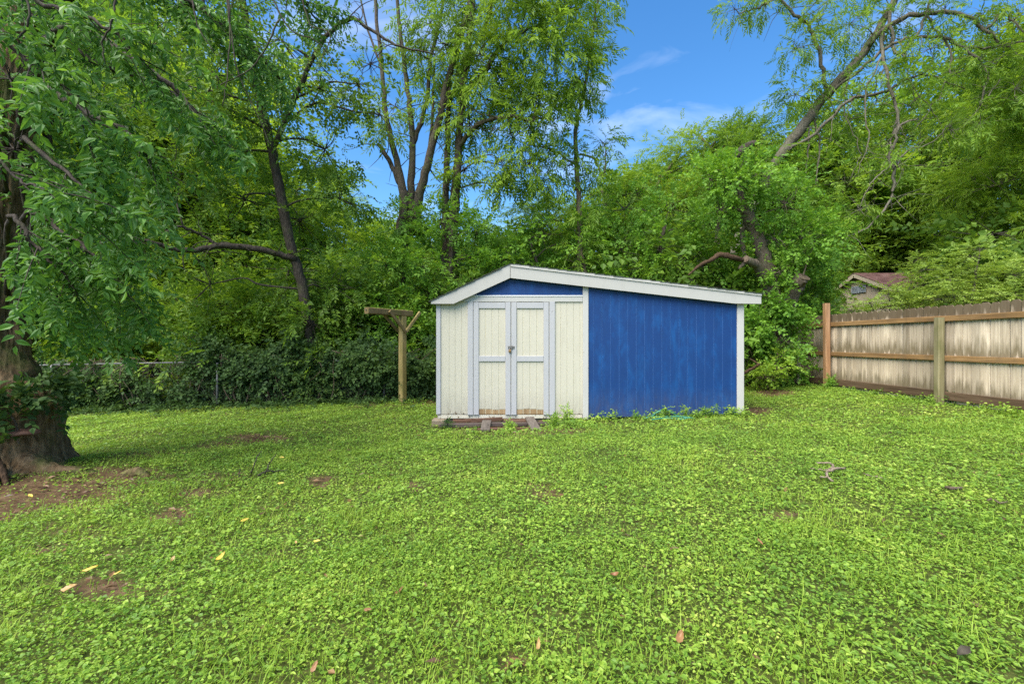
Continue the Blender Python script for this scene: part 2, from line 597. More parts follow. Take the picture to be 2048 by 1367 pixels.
def plain_mat(name, c0, c1, scale=8.0, rough=0.8, metal=0.0, bump=0.3, spec=0.4):
    m, N, L, out = newmat(name)
    tc = N.new("ShaderNodeTexCoord")
    n = node_noise(N, L, tc.outputs['Object'], scale, 6, 0.65)
    col = node_mix(N, L, node_range(N, L, n, 0.3, 0.7), c0, c1)
    principled(N, L, out, col, rough, node_bump(N, L, n, bump, 0.01), spec, metal)
    return m


M['block'] = plain_mat("stained_footing_block", (.30, .25, .18), (.17, .125, .075), 9)
M['sill'] = paint_mat("peeling_cream_sill_paint", (.58, .54, .43), chips=1.0, z_chip=(-0.1, 0.35), dirt=0.5)
M['shingle'] = plain_mat("dark_green_grey_shingle", (.035, .045, .034), (.07, .075, .06), 40, 0.95)
M['hasp'] = plain_mat("tarnished_steel_hasp", (.12, .11, .10), (.28, .27, .25), 60, 0.5, 0.7)
M['brass'] = plain_mat("rusty_brass_padlock", (.22, .12, .05), (.36, .24, .10), 50, 0.5, 0.6)
M['steel'] = plain_mat("galvanised_steel_tube", (.10, .102, .105), (.17, .172, .175), 14, 0.55, 0.5, 0.1)
M['wire'] = plain_mat("dull_weathered_wire", (.07, .065, .055), (.14, .13, .115), 10, 0.7, 0.2, 0.1)
M['hose'] = plain_mat("green_rubber_hose", (.03, .16, .10), (.05, .22, .13), 6, 0.4)
M['fungus'] = plain_mat("reddish_brown_bracket_fungus", (.07, .032, .022), (.14, .07, .045), 14, 0.8)
M['tan_wall'] = paint_mat("tan_house_paint", (.44, .38, .29), dirt=0.15)
M['vent_grey'] = plain_mat("blue_grey_vent_paint", (.22, .26, .30), (.28, .32, .36), 20, 0.7)
M['vent_dark'] = plain_mat("dark_vent_void", (.02, .02, .022), (.03, .03, .03), 5, 0.9)
M['dead_leaf'] = leaf_mat("fallen_yellow_leaf", g4((.45, .30, .04), (.55, .40, .05), (.60, .46, .08), (.62, .50, .14)), 0.2, (1.1, 1, .7), patch=0.6, patch_scale=4)
M['dead_leaf_tan'] = leaf_mat("fallen_tan_leaf", g4((.28, .17, .05), (.34, .21, .07), (.38, .26, .10), (.40, .29, .13)), 0.15, (1.1, 1, .7), patch=0.6, patch_scale=4)
M['dead_leaf_brown'] = leaf_mat("fallen_brown_leaf", g4((.13, .06, .018), (.18, .085, .025), (.23, .12, .04), (.28, .16, .06)), 0.1, (1.1, 1, .8), patch=0.6, patch_scale=4)


def roof_mat():
    m, N, L, out = newmat("red_brown_roof_shingle")
    tc = N.new("ShaderNodeTexCoord")
    n = node_noise(N, L, tc.outputs['Object'], 3.0, 6, 0.7)
    col = node_ramp(N, L, n, [(0.3, (.07, .035, .034)), (0.55, (.15, .085, .08)), (0.75, (.23, .16, .15))])
    principled(N, L, out, col, 0.9, node_bump(N, L, n, 0.3, 0.02), 0.2)
    return m


M['roof_red'] = roof_mat()


def ground_mat():
    m, N, L, out = newmat("yard_soil")
    tc = N.new("ShaderNodeTexCoord")
    ob = tc.outputs['Object']
    at = N.new("ShaderNodeAttribute")
    at.attribute_name = "bare"
    n1 = node_noise(N, L, ob, 7.0, 8, 0.7)
    n2 = node_noise(N, L, ob, 38.0, 6, 0.65)
    dirt = node_ramp(N, L, n1, [(0.3, (.05, .030, .015)), (0.5, (.105, .066, .034)), (0.72, (.20, .135, .075))])
    dirt = node_mix(N, L, node_range(N, L, n2, 0.45, 0.7, 0, 0.6), dirt, (.05, .03, .018))
    thatch = node_ramp(N, L, n2, [(0.3, (.030, .046, .009)), (0.5, (.065, .085, .017)), (0.72, (.12, .115, .035))])
    f = node_range(N, L, node_math(N, L, 'ADD', at.outputs['Fac'], node_range(N, L, n1, 0.3, 0.7, -0.25, 0.25)), 0.3, 0.6)
    col = node_mix(N, L, f, thatch, dirt)
    principled(N, L, out, col, 0.95, node_bump(N, L, node_math(N, L, 'ADD', n1, n2), 0.7, 0.03), 0.15)
    return m


M['ground'] = ground_mat()

# ------------------------------------------------------------------ the ground
# worn, bare places: photo pixel of the middle, half width and half height in px
BARE = [(70, 985, 190, 34, 1.0), (0, 1000, 90, 40, 1.0), (240, 950, 100, 20, .9), (345, 1030, 40, 16, 1.0), (195, 1172, 80, 22, .95), (512, 876, 60, 9, .9),
        (440, 890, 50, 8, .7), (640, 962, 32, 13, .8), (1090, 985, 34, 22, .7), (1060, 1098, 45, 12, .45), (1545, 785, 40, 7, 1.0), (1560, 1030, 32, 9, .9),
        (240, 1105, 30, 9, .9), (390, 985, 60, 11, .8), (840, 800, 55, 12, .9), (760, 806, 60, 9, .8), (1000, 858, 125, 12, .8), (1190, 838, 60, 6, .8), (600, 800, 260, 10, .7), (250, 815, 200, 12, .7),
        (1510, 822, 35, 8, .9), (1570, 758, 70, 12, .9), (830, 973, 20, 16, .7), (1030, 1320, 35, 16, .7), (1320, 832, 45, 5, .7), (1130, 862, 50, 8, .6), (1870, 818, 120, 10, .35),
        (300, 905, 130, 11, .5), (430, 955, 90, 13, .5), (150, 1060, 110, 20, .45), (520, 1110, 80, 14, .4), (740, 930, 90, 9, .35), (900, 1050, 70, 12, .3), (1500, 930, 90, 8, .3), (1750, 1010, 80, 10, .3), (420, 1250, 70, 18, .4), (850, 1260, 60, 14, .35), (1250, 900, 70, 8, .3), (100, 1100, 60, 12, .6), (60, 1180, 60, 14, .4), (320, 1190, 60, 14, .6), (560, 1010, 50, 10, .4), (1250, 1070, 60, 10, .35), (1380, 1240, 60, 14, .35), (700, 1180, 50, 12, .35)]


def bare_at(x, y):
    x, y = np.asarray(x, float), np.asarray(y, float)
    z = gz(x, y)
    yy = np.maximum(y, 0.3)
    px = CX + x / yy * F_PX
    py = CY + (CAM_Z - z) / yy * F_PX
    b = np.zeros_like(px)
    for cx, cyy, rx, ry, s in BARE:
        d = ((px - cx) / rx) ** 2 + ((py - cyy) / ry) ** 2
        b = np.maximum(b, s * np.exp(-d * 0.75))
    # the ground under the woods and past the lawn is litter
    edge = smooth((y - (10.0 + 0.35 * np.sin(x * 1.3))) / 0.9)
    return np.maximum(b, edge * 0.85)


def ground():
    xs = np.concatenate([-np.geomspace(600, 9.5, 24), np.arange(-9.2, 9.21, 0.115), np.geomspace(9.5, 600, 24)])
    ys = np.concatenate([-np.geomspace(600, 1.2, 18), np.arange(-0.8, 13.0, 0.115), np.geomspace(13.3, 700, 26)])
    X, Y = np.meshgrid(xs, ys)
    Z = gz(X, Y) - 0.012
    nx, ny = len(xs), len(ys)
    near = (np.abs(X) < 9.3) & (Y > 0) & (Y < 13)
    Z = Z + np.where(near, rng.normal(size=X.shape) * 0.006, 0)
    V = np.stack([X, Y, Z], -1).reshape(-1, 3)
    i = np.arange(ny - 1)[:, None] * nx
    j = np.arange(nx - 1)[None]
    F = np.stack([i + j, i + j + 1, i + nx + j + 1, i + nx + j], -1).reshape(-1, 4)
    o = MB().add(V, F).build("ground", M['ground'], None, True)
    a = o.data.attributes.new("bare", 'FLOAT', 'POINT')
    a.data.foreach_set("value", bare_at(X, Y).ravel().astype(np.float32))
    tag(o, "brown soil of the yard under the ground cover", None, None, "structure")


ground()

# ------------------------------------------------------------------ the shed
SH_D = 7.23                       # distance of its front wall
SP = F_PX / SH_D                  # photo px per metre there


def sx(px):
    return (px - CX) / SP


def sz(py):
    return CAM_Z + (CY - py) / SP


def line(p, q):
    return lambda x: p[1] + (q[1] - p[1]) * (x - p[0]) / (q[0] - p[0])


FASC_Y = SH_D - 0.10              # fascia face
FK = F_PX / FASC_Y


def fx(px):
    return (px - CX) / FK


def fz(py):
    return CAM_Z + (CY - py) / FK


def build_shed():
    S = thing("shed", "low wooden shed with cream double doors and royal blue right half under a lopsided gable", "shed", (sx(1180), SH_D + 1.5, G(sx(1180), SH_D + 1.5)))
    yF, yB = SH_D, SH_D + 3.0
    roof_l = line((fx(862), fz(603)), (fx(1020), fz(529)))
    roof_r = line((fx(1020), fz(529)), (fx(1523), fz(589)))

    def roof_z(x):
        return min(roof_l(x), roof_r(x))

    top = lambda x: roof_z(x) - 0.06
    # front siding, one board after another (each board's top follows the roof)
    def boards(xs, z0f, topf, name, mat, y0, parent, gap=0.0017):
        for a, b in zip(xs[:-1], xs[1:]):
            a2, b2 = a + gap, b - gap
            poly = [(a2, z0f(a2)), (b2, z0f(b2)), (b2, topf(b2)), (a2, topf(a2))]
            prism(name, poly, y0 + random.uniform(-.0012, .0012), y0 + 0.016, mat, parent, 0.0022)

    flat = lambda z: (lambda x: z)
    zb_c = sz(829.5)
    head_z = sz(600)
    boards([sx(p) for p in (876, 898.5, 910.4, 923.4, 937)], flat(zb_c), flat(head_z), "cream_siding_board", M['cream'], yF, S)
    boards([sx(p) for p in (1107, 1121.5, 1134, 1147.3, 1160, 1168)], flat(zb_c), flat(head_z), "cream_siding_board", M['cream'], yF, S)
    gx = [sx(p) for p in [905, 925, 943, 962, 979, 996, 1013, 1031, 1049, 1066, 1084, 1102, 1120, 1138, 1155, 1168]]
    boards(gx, flat(sz(597)), top, "blue_gable_board", M['blue'], yF + 0.002, S)
    bx = [sx(1160 + k / 4.02) for k in (30, 107, 176, 245, 314, 382, 451, 519, 587, 657, 725, 795, 865, 935, 1003, 1075, 1145, 1215, 1268)]
    blow = line((sx(1176), sz(836.5)), (sx(1473), sz(829)))
    boards(bx, blow, top, "blue_siding_board", M['blue'], yF - 0.004, S, 0.0022)
    # sheathing that shows in the grooves
    prism("sheathing", [(sx(876), zb_c), (sx(1168), zb_c), (sx(1168), head_z), (sx(876), head_z)], yF + 0.0042, yF + 0.04, M['groove_cream'], S)
    prism("sheathing", [(sx(1168) + .003, blow(sx(1170))), (sx(1484), blow(sx(1484))), (sx(1484), top(sx(1484))), (sx(1168) + .003, top(sx(1168)))], yF - 0.0005, yF + 0.04, M['groove_blue'], S)
    prism("sheathing", [(sx(900), head_z + .003), (sx(1168), head_z + .003), (sx(1168), top(sx(1168))), (sx(1020), top(sx(1020))), (sx(900), top(sx(900)))], yF + 0.0062, yF + 0.04, M['groove_blue'], S)
    # trims
    prism("corner_trim", rect(sx(872.8), sx(881.5), sz(829), sz(603)), yF - 0.022, yF - 0.002, M['trim_cool'], S)
    prism("corner_trim", [(sx(1165.3), sz(839)), (sx(1176.4), sz(839)), (sx(1176.4), sz(566)), (sx(1165.3), sz(564))], yF - 0.026, yF - 0.006, M['trim_white'], S)
    prism("corner_trim", rect(sx(1473), sx(1486.6), sz(829), sz(602)), yF - 0.026, yF - 0.006, M['trim_white'], S)
    prism("door_jamb", rect(sx(935.4), sx(946.3), sz(830.5), sz(605)), yF - 0.024, yF - 0.002, M['trim_cool'], S)
    prism("door_jamb", rect(sx(1098.6), sx(1109.7), sz(830.5), sz(605)), yF - 0.024, yF - 0.002, M['trim_cool'], S)
    prism("header_trim", [(sx(882), sz(605)), (sx(1165), sz(605)), (sx(1165), sz(595)), (sx(905), sz(595))], yF - 0.020, yF - 0.001, M['trim_white'], S)
    prism("drip_trim", [(sx(935), sz(595)), (sx(1165), sz(595)), (sx(1165), sz(591.8)), (sx(938), sz(591.8))], yF - 0.028, yF - 0.001, M['trim_bright'], S)

    # doors
    def door(x0, x1, inner_left):
        zt, zb = sz(605.5), sz(830.3)
        D = thing("door", None, None, (0, 0, 0))
        D.parent = S
        D.matrix_parent_inverse = Matrix.Translation(-S.location)
        D.location = (x0, yF, zb)
        sw = 10.9 / SP
        n = 4
        xs = np.linspace(x0 + sw - .006, x1 - sw + .006, n + 1)
        raw = sz(819.7)
        for a, b in zip(xs[:-1], xs[1:]):
            r = raw + random.uniform(-.012, .012)
            prism("door_board", rect(a + .0028, b - .0028, r, zt - .02), yF - 0.004, yF + 0.012, M['cream'], D, 0.004)
            prism("bare_board_end", rect(a + .0025, b - .0025, zb + .006, r - .0015), yF - 0.002, yF + 0.012, M['raw_wood'], D, 0.004)
        prism("backing", rect(x0, x1, zb + .01, zt), yF + 0.0005, yF + 0.0162, M['groove_cream'], D)
        prism("stile", rect(x0 + .003, x0 + sw, zb, zt), yF - 0.024, yF - 0.0045, M['trim_cool'], D)
        prism("stile", rect(x1 - sw, x1 - .003, zb, zt), yF - 0.024, yF - 0.0045, M['trim_cool'], D)
        prism("rail", rect(x0 + sw + .002, x1 - sw - .002, sz(618), zt - .006), yF - 0.023, yF - 0.0045, M['trim_cool'], D)
        prism("rail", rect(x0 + sw + .002, x1 - sw - .002, sz(723.8), sz(713)), yF - 0.023, yF - 0.0045, M['trim_cool'], D)
        return D

    door(sx(946.8), sx(1021.7), True)
    door(sx(1022.1), sx(1097.8), False)
    # hasp and padlock on the meeting stiles
    h = prism("hasp", rect(sx(1016), sx(1029), sz(698), sz(693)), yF - 0.034, yF - 0.0245, M['hasp'], S)
    prism("staple", rect(sx(1022.5), sx(1024.8), sz(699.2), sz(692.2)), yF - 0.046, yF - 0.0345, M['hasp'], h)
    ms = MB()
    cx_, cz_ = sx(1019.7), sz(700)
    arc = [(cx_ + 0.012 * math.cos(t), yF - 0.040, cz_ + 0.020 * math.sin(t)) for t in np.linspace(0, math.pi, 9)]
    tube_add(ms, arc, [0.0035, 0.0035], 6, 2)
    ms.build("shackle", M['hasp'], h, True)
    prism("padlock_body", rect(cx_ - .02, cx_ + .02, cz_ - .042, cz_), yF - 0.052, yF - 0.030, M['brass'], h, 0.005)
    # sill, footing and floor edge
    prism("sill_board", rect(sx(875), sx(1165), sz(838), sz(830.6)), yF + 0.004, yF + 0.05, M['sill'], S, 0.004)
    prism("floor_joist", rect(sx(874), sx(1487), sz(846), sz(838.3)), yF + 0.03, yF + 0.09, M['rot_dark'], S, 0.004)
    # fascia boards, their capping strip and the soffit
    th = 0.225
    l_in = [(fx(862), fz(609)), (fx(907), fz(609)), (fx(1020.3), fz(557)), (fx(1020.3), fz(529) - .006), (fx(862), fz(603) - .006)]
    prism("fascia_board", l_in, FASC_Y, FASC_Y + 0.03, M['fascia'], S, 0.003)
    r_in = [(fx(1021), fz(557)), (fx(1471), fz(608.5)), (fx(1523), fz(609)), (fx(1523), fz(589) - .006), (fx(1021), fz(529) - .006)]
    prism("fascia_board", r_in, FASC_Y, FASC_Y + 0.03, M['fascia'], S, 0.003)
    prism("capping_strip", [(fx(1021), fz(534)), (fx(1523), fz(593.3)), (fx(1523), fz(589)), (fx(1021), fz(529.3))], FASC_Y - 0.014, FASC_Y - 0.0005, M['fascia'], S, 0.003)

    def slope(name, x0, x1, zf, t0, t1, mat, yy0, yy1):
        poly = [(x0, zf(x0) + t0), (x1, zf(x1) + t0), (x1, zf(x1) + t1), (x0, zf(x0) + t1)]
        return prism(name, poly, yy0, yy1, mat, S, 0.002)

    slope("roof_deck", fx(862) + .02, fx(1020.5), roof_l, -0.045, -0.008, M['fascia'], FASC_Y + .0305, yB + 0.12)
    slope("roof_deck", fx(1020.5) + .001, fx(1523) - .02, roof_r, -0.045, -0.008, M['fascia'], FASC_Y + .0305, yB + 0.12)
    # shingle courses, a low step each
    for x0, x1, zf, nn in ((fx(1020.5), fx(860), roof_l, 9), (fx(1020.5), fx(1525), roof_r, 27)):
        xs = np.linspace(x0, x1, nn + 1)
        for a, b in zip(xs[:-1], xs[1:]):
            b2 = b + (b - a) * 0.12
            lo, hi = (a, b2) if a < b2 else (b2, a)
            za, zb2 = zf(a), zf(b2)
            pl = [(a, za - .006), (b2, zb2 + .002), (b2, zb2 + .013), (a, za + .001)]
            prism("shingle_course", pl, FASC_Y - 0.02 + random.uniform(-.006, .006), yB + 0.14, M['shingle'], S, 0.001)
    # side and back walls, board by board
    for xw, zt, sgn in ((sx(872.8) + .018, roof_z(sx(880)) - .06, -1), (sx(1486.6) - .018, roof_z(sx(1480)) - .06, 1)):
        ys = np.linspace(yF + .02, yB, 22)
        for a, b in zip(ys[:-1], ys[1:]):
            z0 = G(xw, b) + .04
            m = MB()
            V = [(xw - .008, a + .003, z0), (xw + .008, a + .003, z0), (xw + .008, b - .003, z0), (xw - .008, b - .003, z0),
                 (xw - .008, a + .003, zt), (xw + .008, a + .003, zt), (xw + .008, b - .003, zt), (xw - .008, b - .003, zt)]
            m.add(V, BOXF).build("side_siding_board", M['cream'] if sgn < 0 else M['blue'], S)
    xs = np.linspace(sx(874), sx(1486), 37)
    for a, b in zip(xs[:-1], xs[1:]):
        prism("rear_siding_board", [(a + .003, G(a, yB) + .04), (b - .003, G(b, yB) + .04), (b - .003, top(b) - .02), (a + .003, top(a) - .02)], yB, yB + .016, M['cream'], S)
    return S


build_shed()


# loose boards in front of the shed doors
def on_ground(px, py, lift=0.0):
    """the ground point under a photo pixel, lifted"""
    d = 6.0
    for _ in range(30):
        x = (px - CX) / F_PX * d
        d = (CAM_Z - G(x, d) - lift) * F_PX / (py - CY)
    x = (px - CX) / F_PX * d
    return np.array((x, d, G(x, d) + lift))


def loose(name, label, cat, p0, p1, w, t, wdir, mat, group=None):
    return tag(board(name, p0, p1, w, t, wdir, mat, None, 0.004), label, cat, group)


def spx(px, py, y):
    return P(px, py, y)


tag(prism("footing_block", rect(sx(866), sx(893), sz(852), sz(838.5)), SH_D - 0.13, SH_D + 0.12, M['block'], None, 0.012), "pale stained footing block under the left corner of the shed", "block")
loose("rotten_board", "short red-brown board under the sill, nearest the footing block", "board", spx(906, 843, 7.12), spx(946, 842, 7.12), .05, .045, (0, 0, 1), M['rot_red'])
loose("rotten_board", "red-brown board lying slightly tilted under the closed left door", "board", spx(943, 842.5, 7.06), spx(1005, 838.5, 7.06), .058, .04, (0, 0, 1), M['rot_red'])
loose("rotten_board", "dull brown split board under the right door", "board", spx(1001, 842, 7.10), spx(1057, 842, 7.10), .045, .05, (0, 0, 1), M['rot_red'])
loose("timber", "mossy dark timber lying beside the footing block", "timber", spx(880, 851, 6.97), spx(962, 850.5, 6.95), .055, .10, (0, 0, 1), M['rot_dark'])
loose("timber", "long dark timber lying along the shed below the doors", "timber", spx(958, 850, 6.93), spx(1128, 848.5, 6.99), .055, .09, (0, 0, 1), M['rot_dark'])
loose("plank", "low brown plank half sunk in the weeds below the long timber", "plank", spx(955, 861, 6.66), spx(1080, 858, 6.72), .05, .05, (0, 0, 1), M['rot_red'])
loose("plank", "short grey plank lying flat towards the lawn below the left door", "plank", spx(974, 847, 6.97) + np.array((0, 0, .035)), spx(970, 866, 6.55) + np.array((0, 0, .03)), .135, .025, (1, 0, 0), M['rot_grey'])
loose("plank", "grey plank leaning from the sill down to the lawn below the right door", "plank", spx(1059, 836, 7.08), spx(1074, 865, 6.52) + np.array((0, 0, .02)), .14, .028, (1, 0, 0), M['rot_grey'])
loose("rotten_board", "stub of brown board end beside the leaning grey plank", "board", spx(1082, 858, 6.72), spx(1093, 862, 6.62), .05, .03, (0, 0, 1), M['rot_red'])
loose("rotten_board", "flat brown strip along the sill right of the leaning plank", "board", spx(1078, 845, 7.10), spx(1164, 844, 7.12), .045, .05, (0, 0, 1), M['rot_red'])

# garden hose looped against the blue wall
mh = MB()
tube_add(mh, [on_ground(1288, 838, .02), on_ground(1302, 834, .03), P(1312, 827, 7.12), P(1322, 822, 7.12), P(1334, 822, 7.12), P(1346, 827, 7.12), on_ground(1358, 834, .02), on_ground(1372, 837, .015)], [.011, .011], 8, 6)
tube_add(mh, [on_ground(1292, 836.5, .03), on_ground(1320, 834, .035), on_ground(1350, 834, .035), on_ground(1372, 835, .025), on_ground(1390, 838, .01)], [.011, .011], 8, 6)
tube_add(mh, [on_ground(1300, 841, .02), on_ground(1330, 837, .04), on_ground(1362, 839, .03), on_ground(1380, 837, .02)], [.011, .011], 8, 6)
tag(mh.build("garden_hose", M['hose'], None, True), "green garden hose looped at the foot of the blue wall", "hose")

# ------------------------------------------------------------------ privacy fence on the right
FE_X0, FE_SLOPE = 7.42, -0.021          # the fence line: x = FE_X0 + FE_SLOPE * y


def fence_x(y):
    return FE_X0 + FE_SLOPE * y


def build_fence():
    S = thing("privacy_fence", "weathered dog-eared plank fence with orange-brown rails along the right side of the lawn", "fence", (fence_x(7.5), 7.5, G(7.2, 7.5)))
    w = 0.138
    tz, tw, tb = 1.925, 0.0, 0.33
    variants = []
    for k in range(5):
        e = 0.03 + 0.008 * random.random()
        hw = w / 2 - 0.003 - 0.002 * random.random()
        top = 0.008 * random.uniform(-1, 1)
        prof = [(-hw, 0), (hw, 0), (hw, 1.62 + top - e * 1.1), (hw - e, 1.62 + top), (-hw + e, 1.62 + top), (-hw, 1.62 + top - e)]
        m = MB()
        V = [(0.0, a, b) for a, b in prof] + [(0.018, a, b) for a, b in prof]
        n = len(prof)
        m.add(V, [(j, j + n, (j + 1) % n + n, (j + 1) % n) for j in range(n)])
        m.f.append(np.array([tuple(range(n)), tuple(range(2 * n - 1, n - 1, -1))], np.int32))
        me = m.mesh("picket")
        me.materials.append(M['picket'])
        variants.append(me)
    y = 2.3
    while y < 11.35:
        o = bpy.data.objects.new("picket", random.choice(variants))
        COL.objects.link(o)
        o.parent = S
        o.matrix_parent_inverse = Matrix.Translation(-S.location)
        o.location = (fence_x(y) + random.uniform(0, .006), y, G(7.3, y) + 0.02 + random.uniform(-.006, .006) + 0.012 * (y - 7) * 0.3)
        o.rotation_euler = (random.uniform(-.006, .006), 0, math.radians(1.2) + random.uniform(-.03, .03))
        y += w

    def rail(name, z, h, t, mat, y0, y1, sag=0.0, off=0.0):
        return board(name, (fence_x(y0) - t / 2 - .006 - off, y0, z), (fence_x(y1) - t / 2 - .006 - off, y1, z + sag), h, t, (0, 0, 1), mat, S, 0.002)

    for z, h, mat in ((1.70, .088, M['rail_wood']), (1.045, .088, M['rail_wood']), (0.415, .135, M['rail_dark'])):
        for a, b in ((2.3, 4.645), (4.65, 7.645), (7.65, 10.295), (10.30, 11.33)):
            rail("rail", z + random.uniform(-.006, .006), h, .038, mat, a, b - .004, random.uniform(-.006, .006))

    def post(yy, ztop, wd, mat, dx=0.0):
        x = fence_x(yy) - .05 - wd / 2 - dx
        m = board("post", (x, yy, G(x, yy) - .15), (x + random.uniform(-.01, .01), yy, ztop), wd, wd, (1, 0, 0), mat, S, 0.003)
        return m

    post(7.63, 1.72, .105, M['fence_post_green'])
    post(10.26, 2.18, .11, M['fence_post_orange'])
    post(11.28, 1.68, .09, M['fence_post_grey'])
    post(4.65, 1.74, .105, M['fence_post_green'])
    return S


build_fence()


# ------------------------------------------------------------------ T-shaped clothes post
def build_t_post():
    d = 10.0
    b = P(805, 808, d)
    u = np.array((-.54, -.84, 0))
    v = np.array((.84, -.54, 0))
    base = np.array((b[0], d, G(b[0], d)))
    S = thing("clothes_post", "mossy wooden clothes post with short beam and diagonal braces beside the shed", "post", base)
    zt = 1.88
    board("post", base + (0, 0, -.2), (base[0], base[1], zt - .002), .135, .135, u, M['post_wood'], S, 0.003)
    bz = zt + .065
    q = np.array((base[0], base[1], bz))
    board("beam", q - u * .26, q + u * .98, .13, .125, (0, 0, 1), M['beam_wood'], S, 0.003)
    for off in (.093,):
        a = np.array((base[0], base[1], 1.52)) + v * off
        board("brace", a - u * .01, a + u * .46 + (0, 0, .44), .065, .045, u, M['beam_wood'], S, 0.002)
        board("brace", a - u * .02 + (0, 0, .02), a - u * .44 + (0, 0, .46), .065, .045, u, M['post_wood'], S, 0.002)
    a = np.array((base[0], base[1], 1.55)) - v * .093
    board("brace", a + u * .04, a + u * .48 + (0, 0, .38), .065, .045, u, M['beam_wood'], S, 0.002)
    mb = MB()
    V, F = tube([q + u * .978 + (0, 0, .01), q + u * 1.005 + (0, 0, .01)], [.012, .012], 8)
    mb.add(V, F)
    mb.f.append(np.array([[8 + k for k in range(8)]], np.int32))
    mb.build("bolt_head", M['steel'], S)
    # a crust of moss along the top of the beam
    mm = MB()
    for k in range(110):
        c = q + u * random.uniform(-.24, .8) + v * random.uniform(-.055, .055) + (0, 0, .066)
        r = random.uniform(.006, .02)
        th = np.linspace(0, 2 * np.pi, 6, endpoint=False)
        ring = np.c_[c[0] + r * np.cos(th), c[1] + r * np.sin(th), np.full(6, c[2] - .004)]
        mm.add(np.concatenate([ring, [[c[0], c[1], c[2] + r * .6]]]), [(j, (j + 1) % 6, 6) for j in range(6)])
    tag(mm.build("moss", M['leaf_grass'], S), kind="stuff")
    return S


build_t_post()


# ------------------------------------------------------------------ neighbour's house behind the fence
def build_house():
    Xg, d1, d2, d3 = 16.6, 19.76, 22.0, 24.24
    zp, ze = 4.62, 3.66
    gzh = G(12, 20)
    S = thing("house", "tan neighbouring house with red-brown shingled gable roof behind the plank fence", "house", (Xg + 4, d2, gzh))
    L_ = 9.0
    # walls
    m = MB()
    V = [(Xg + .12, d1 + .35, gzh - .3), (Xg + .12, d3 - .35, gzh - .3), (Xg + .12, d3 - .35, ze + .04), (Xg + .12, d2, zp - .14), (Xg + .12, d1 + .35, ze + .04)]
    V2 = [(x + L_ - .5, y, z) for x, y, z in V]
    m.add(V + V2, [(0, 1, 6, 5), (1, 2, 7, 6), (2, 3, 8, 7), (3, 4, 9, 8), (4, 0, 5, 9)])
    m.f.append(np.array([(4, 3, 2, 1, 0), (5, 6, 7, 8, 9)], np.int32))
    m.build("wall", M['tan_wall'], S)
    # vertical battens of the gable siding
    for k, yy in enumerate(np.arange(d1 + .5, d3 - .4, .3)):
        zt = (ze + .04) + (zp - .14 - ze - .04) * (1 - abs(yy - d2) / (d2 - d1 - .35)) - .02
        board("wall_batten", (Xg + .108, yy, gzh), (Xg + .108, yy, zt), .03, .02, (0, 1, 0), M['tan_wall'], S)
    # roof slopes laid in courses, fascia on the gable rakes
    for ys, yn in ((d2, d1), (d2, d3)):
        n = 12
        for k in range(n):
            a = ys + (yn - ys) * k / n
            b = ys + (yn - ys) * (k + 1.12) / n
            za = zp + (ze - zp) * k / n
            zb = zp + (ze - zp) * (k + 1.12) / n
            m = MB()
            V = [(Xg - .1, a, za), (Xg + L_, a, za), (Xg + L_, b, zb + .012), (Xg - .1, b, zb + .012),
                 (Xg - .1, a, za + .02), (Xg + L_, a, za + .02), (Xg + L_, b, zb + .045), (Xg - .1, b, zb + .045)]
            m.add(V, BOXF).build("shingle_course", M['roof_red'], S)
        p0, p1 = np.array((Xg - .07, ys, zp - .1)), np.array((Xg - .07, yn, ze - .1))
        board("rake_board", p0, p1, .18, .04, (0, 0, 1), M['tan_wall'], S)
    board("eave_board", (Xg - .05, d1 + .03, ze - .09), (Xg + L_, d1 + .03, ze - .09), .15, .03, (0, 0, 1), M['tan_wall'], S)
    # louvred vent high on the gable wall
    vy, vz = d2 - .12, 3.83
    f = board("vent", (Xg + .10, vy - .42, vz), (Xg + .10, vy + .42, vz), .34, .03, (0, 0, 1), M['vent_dark'], S)
    for k in range(6):
        z = vz - .14 + k * .056
        board("vent_slat", (Xg + .07, vy - .4, z), (Xg + .07, vy + .4, z), .035, .02, (0.5, 0, 1), M['vent_grey'], f)
    for yy in (vy - .43, vy, vy + .43):
        board("vent_frame", (Xg + .06, yy, vz - .18), (Xg + .06, yy, vz + .18), .04, .03, (0, 1, 0), M['vent_grey'], f)


build_house()


# ------------------------------------------------------------------ chain-link fence under the ivy
def build_chain_fence():
    y = 10.52
    S = thing("chain_link_fence", "galvanised chain-link fence swallowed by ivy at the back of the yard", "fence", (-6, y, G(-6, y)))
    top = 0.86
    ml = MB()
    tube_add(ml, [(-11.5, y, top - .10), (-8, y, top - .03), (-5, y, top), (-2.2, y, top + .05)], [.017, .017], 8, 6)
    ml.build("top_rail", M['steel'], S, True)
    for px in (107, 437, 770):
        x = (px - CX) / F_PX * (y - .06)
        mp = MB()
        tube_add(mp, [(x, y - .10, G(x, y) - .1), (x, y - .10, top - .02)], [.026, .026], 10, 2)
        mp.build("post", M['steel'], S, True)
    mw = MB()
    x = -11.5
    while x < -2.0:
        for s in (-1, 1):
            p, q = np.array((x, y + .03 * s * .2, G(x, y) + .02)), np.array((x + s * .80, y + .03 * s * .2, top - .02))
            if -11.5 <= q[0] <= -2.0:
                V, F = tube(np.array([p, q]), [.0013, .0013], 3)
                mw.add(V, F)
        x += .065
    tag(mw.build("wire_mesh", M['wire'], S), kind="stuff")


build_chain_fence()

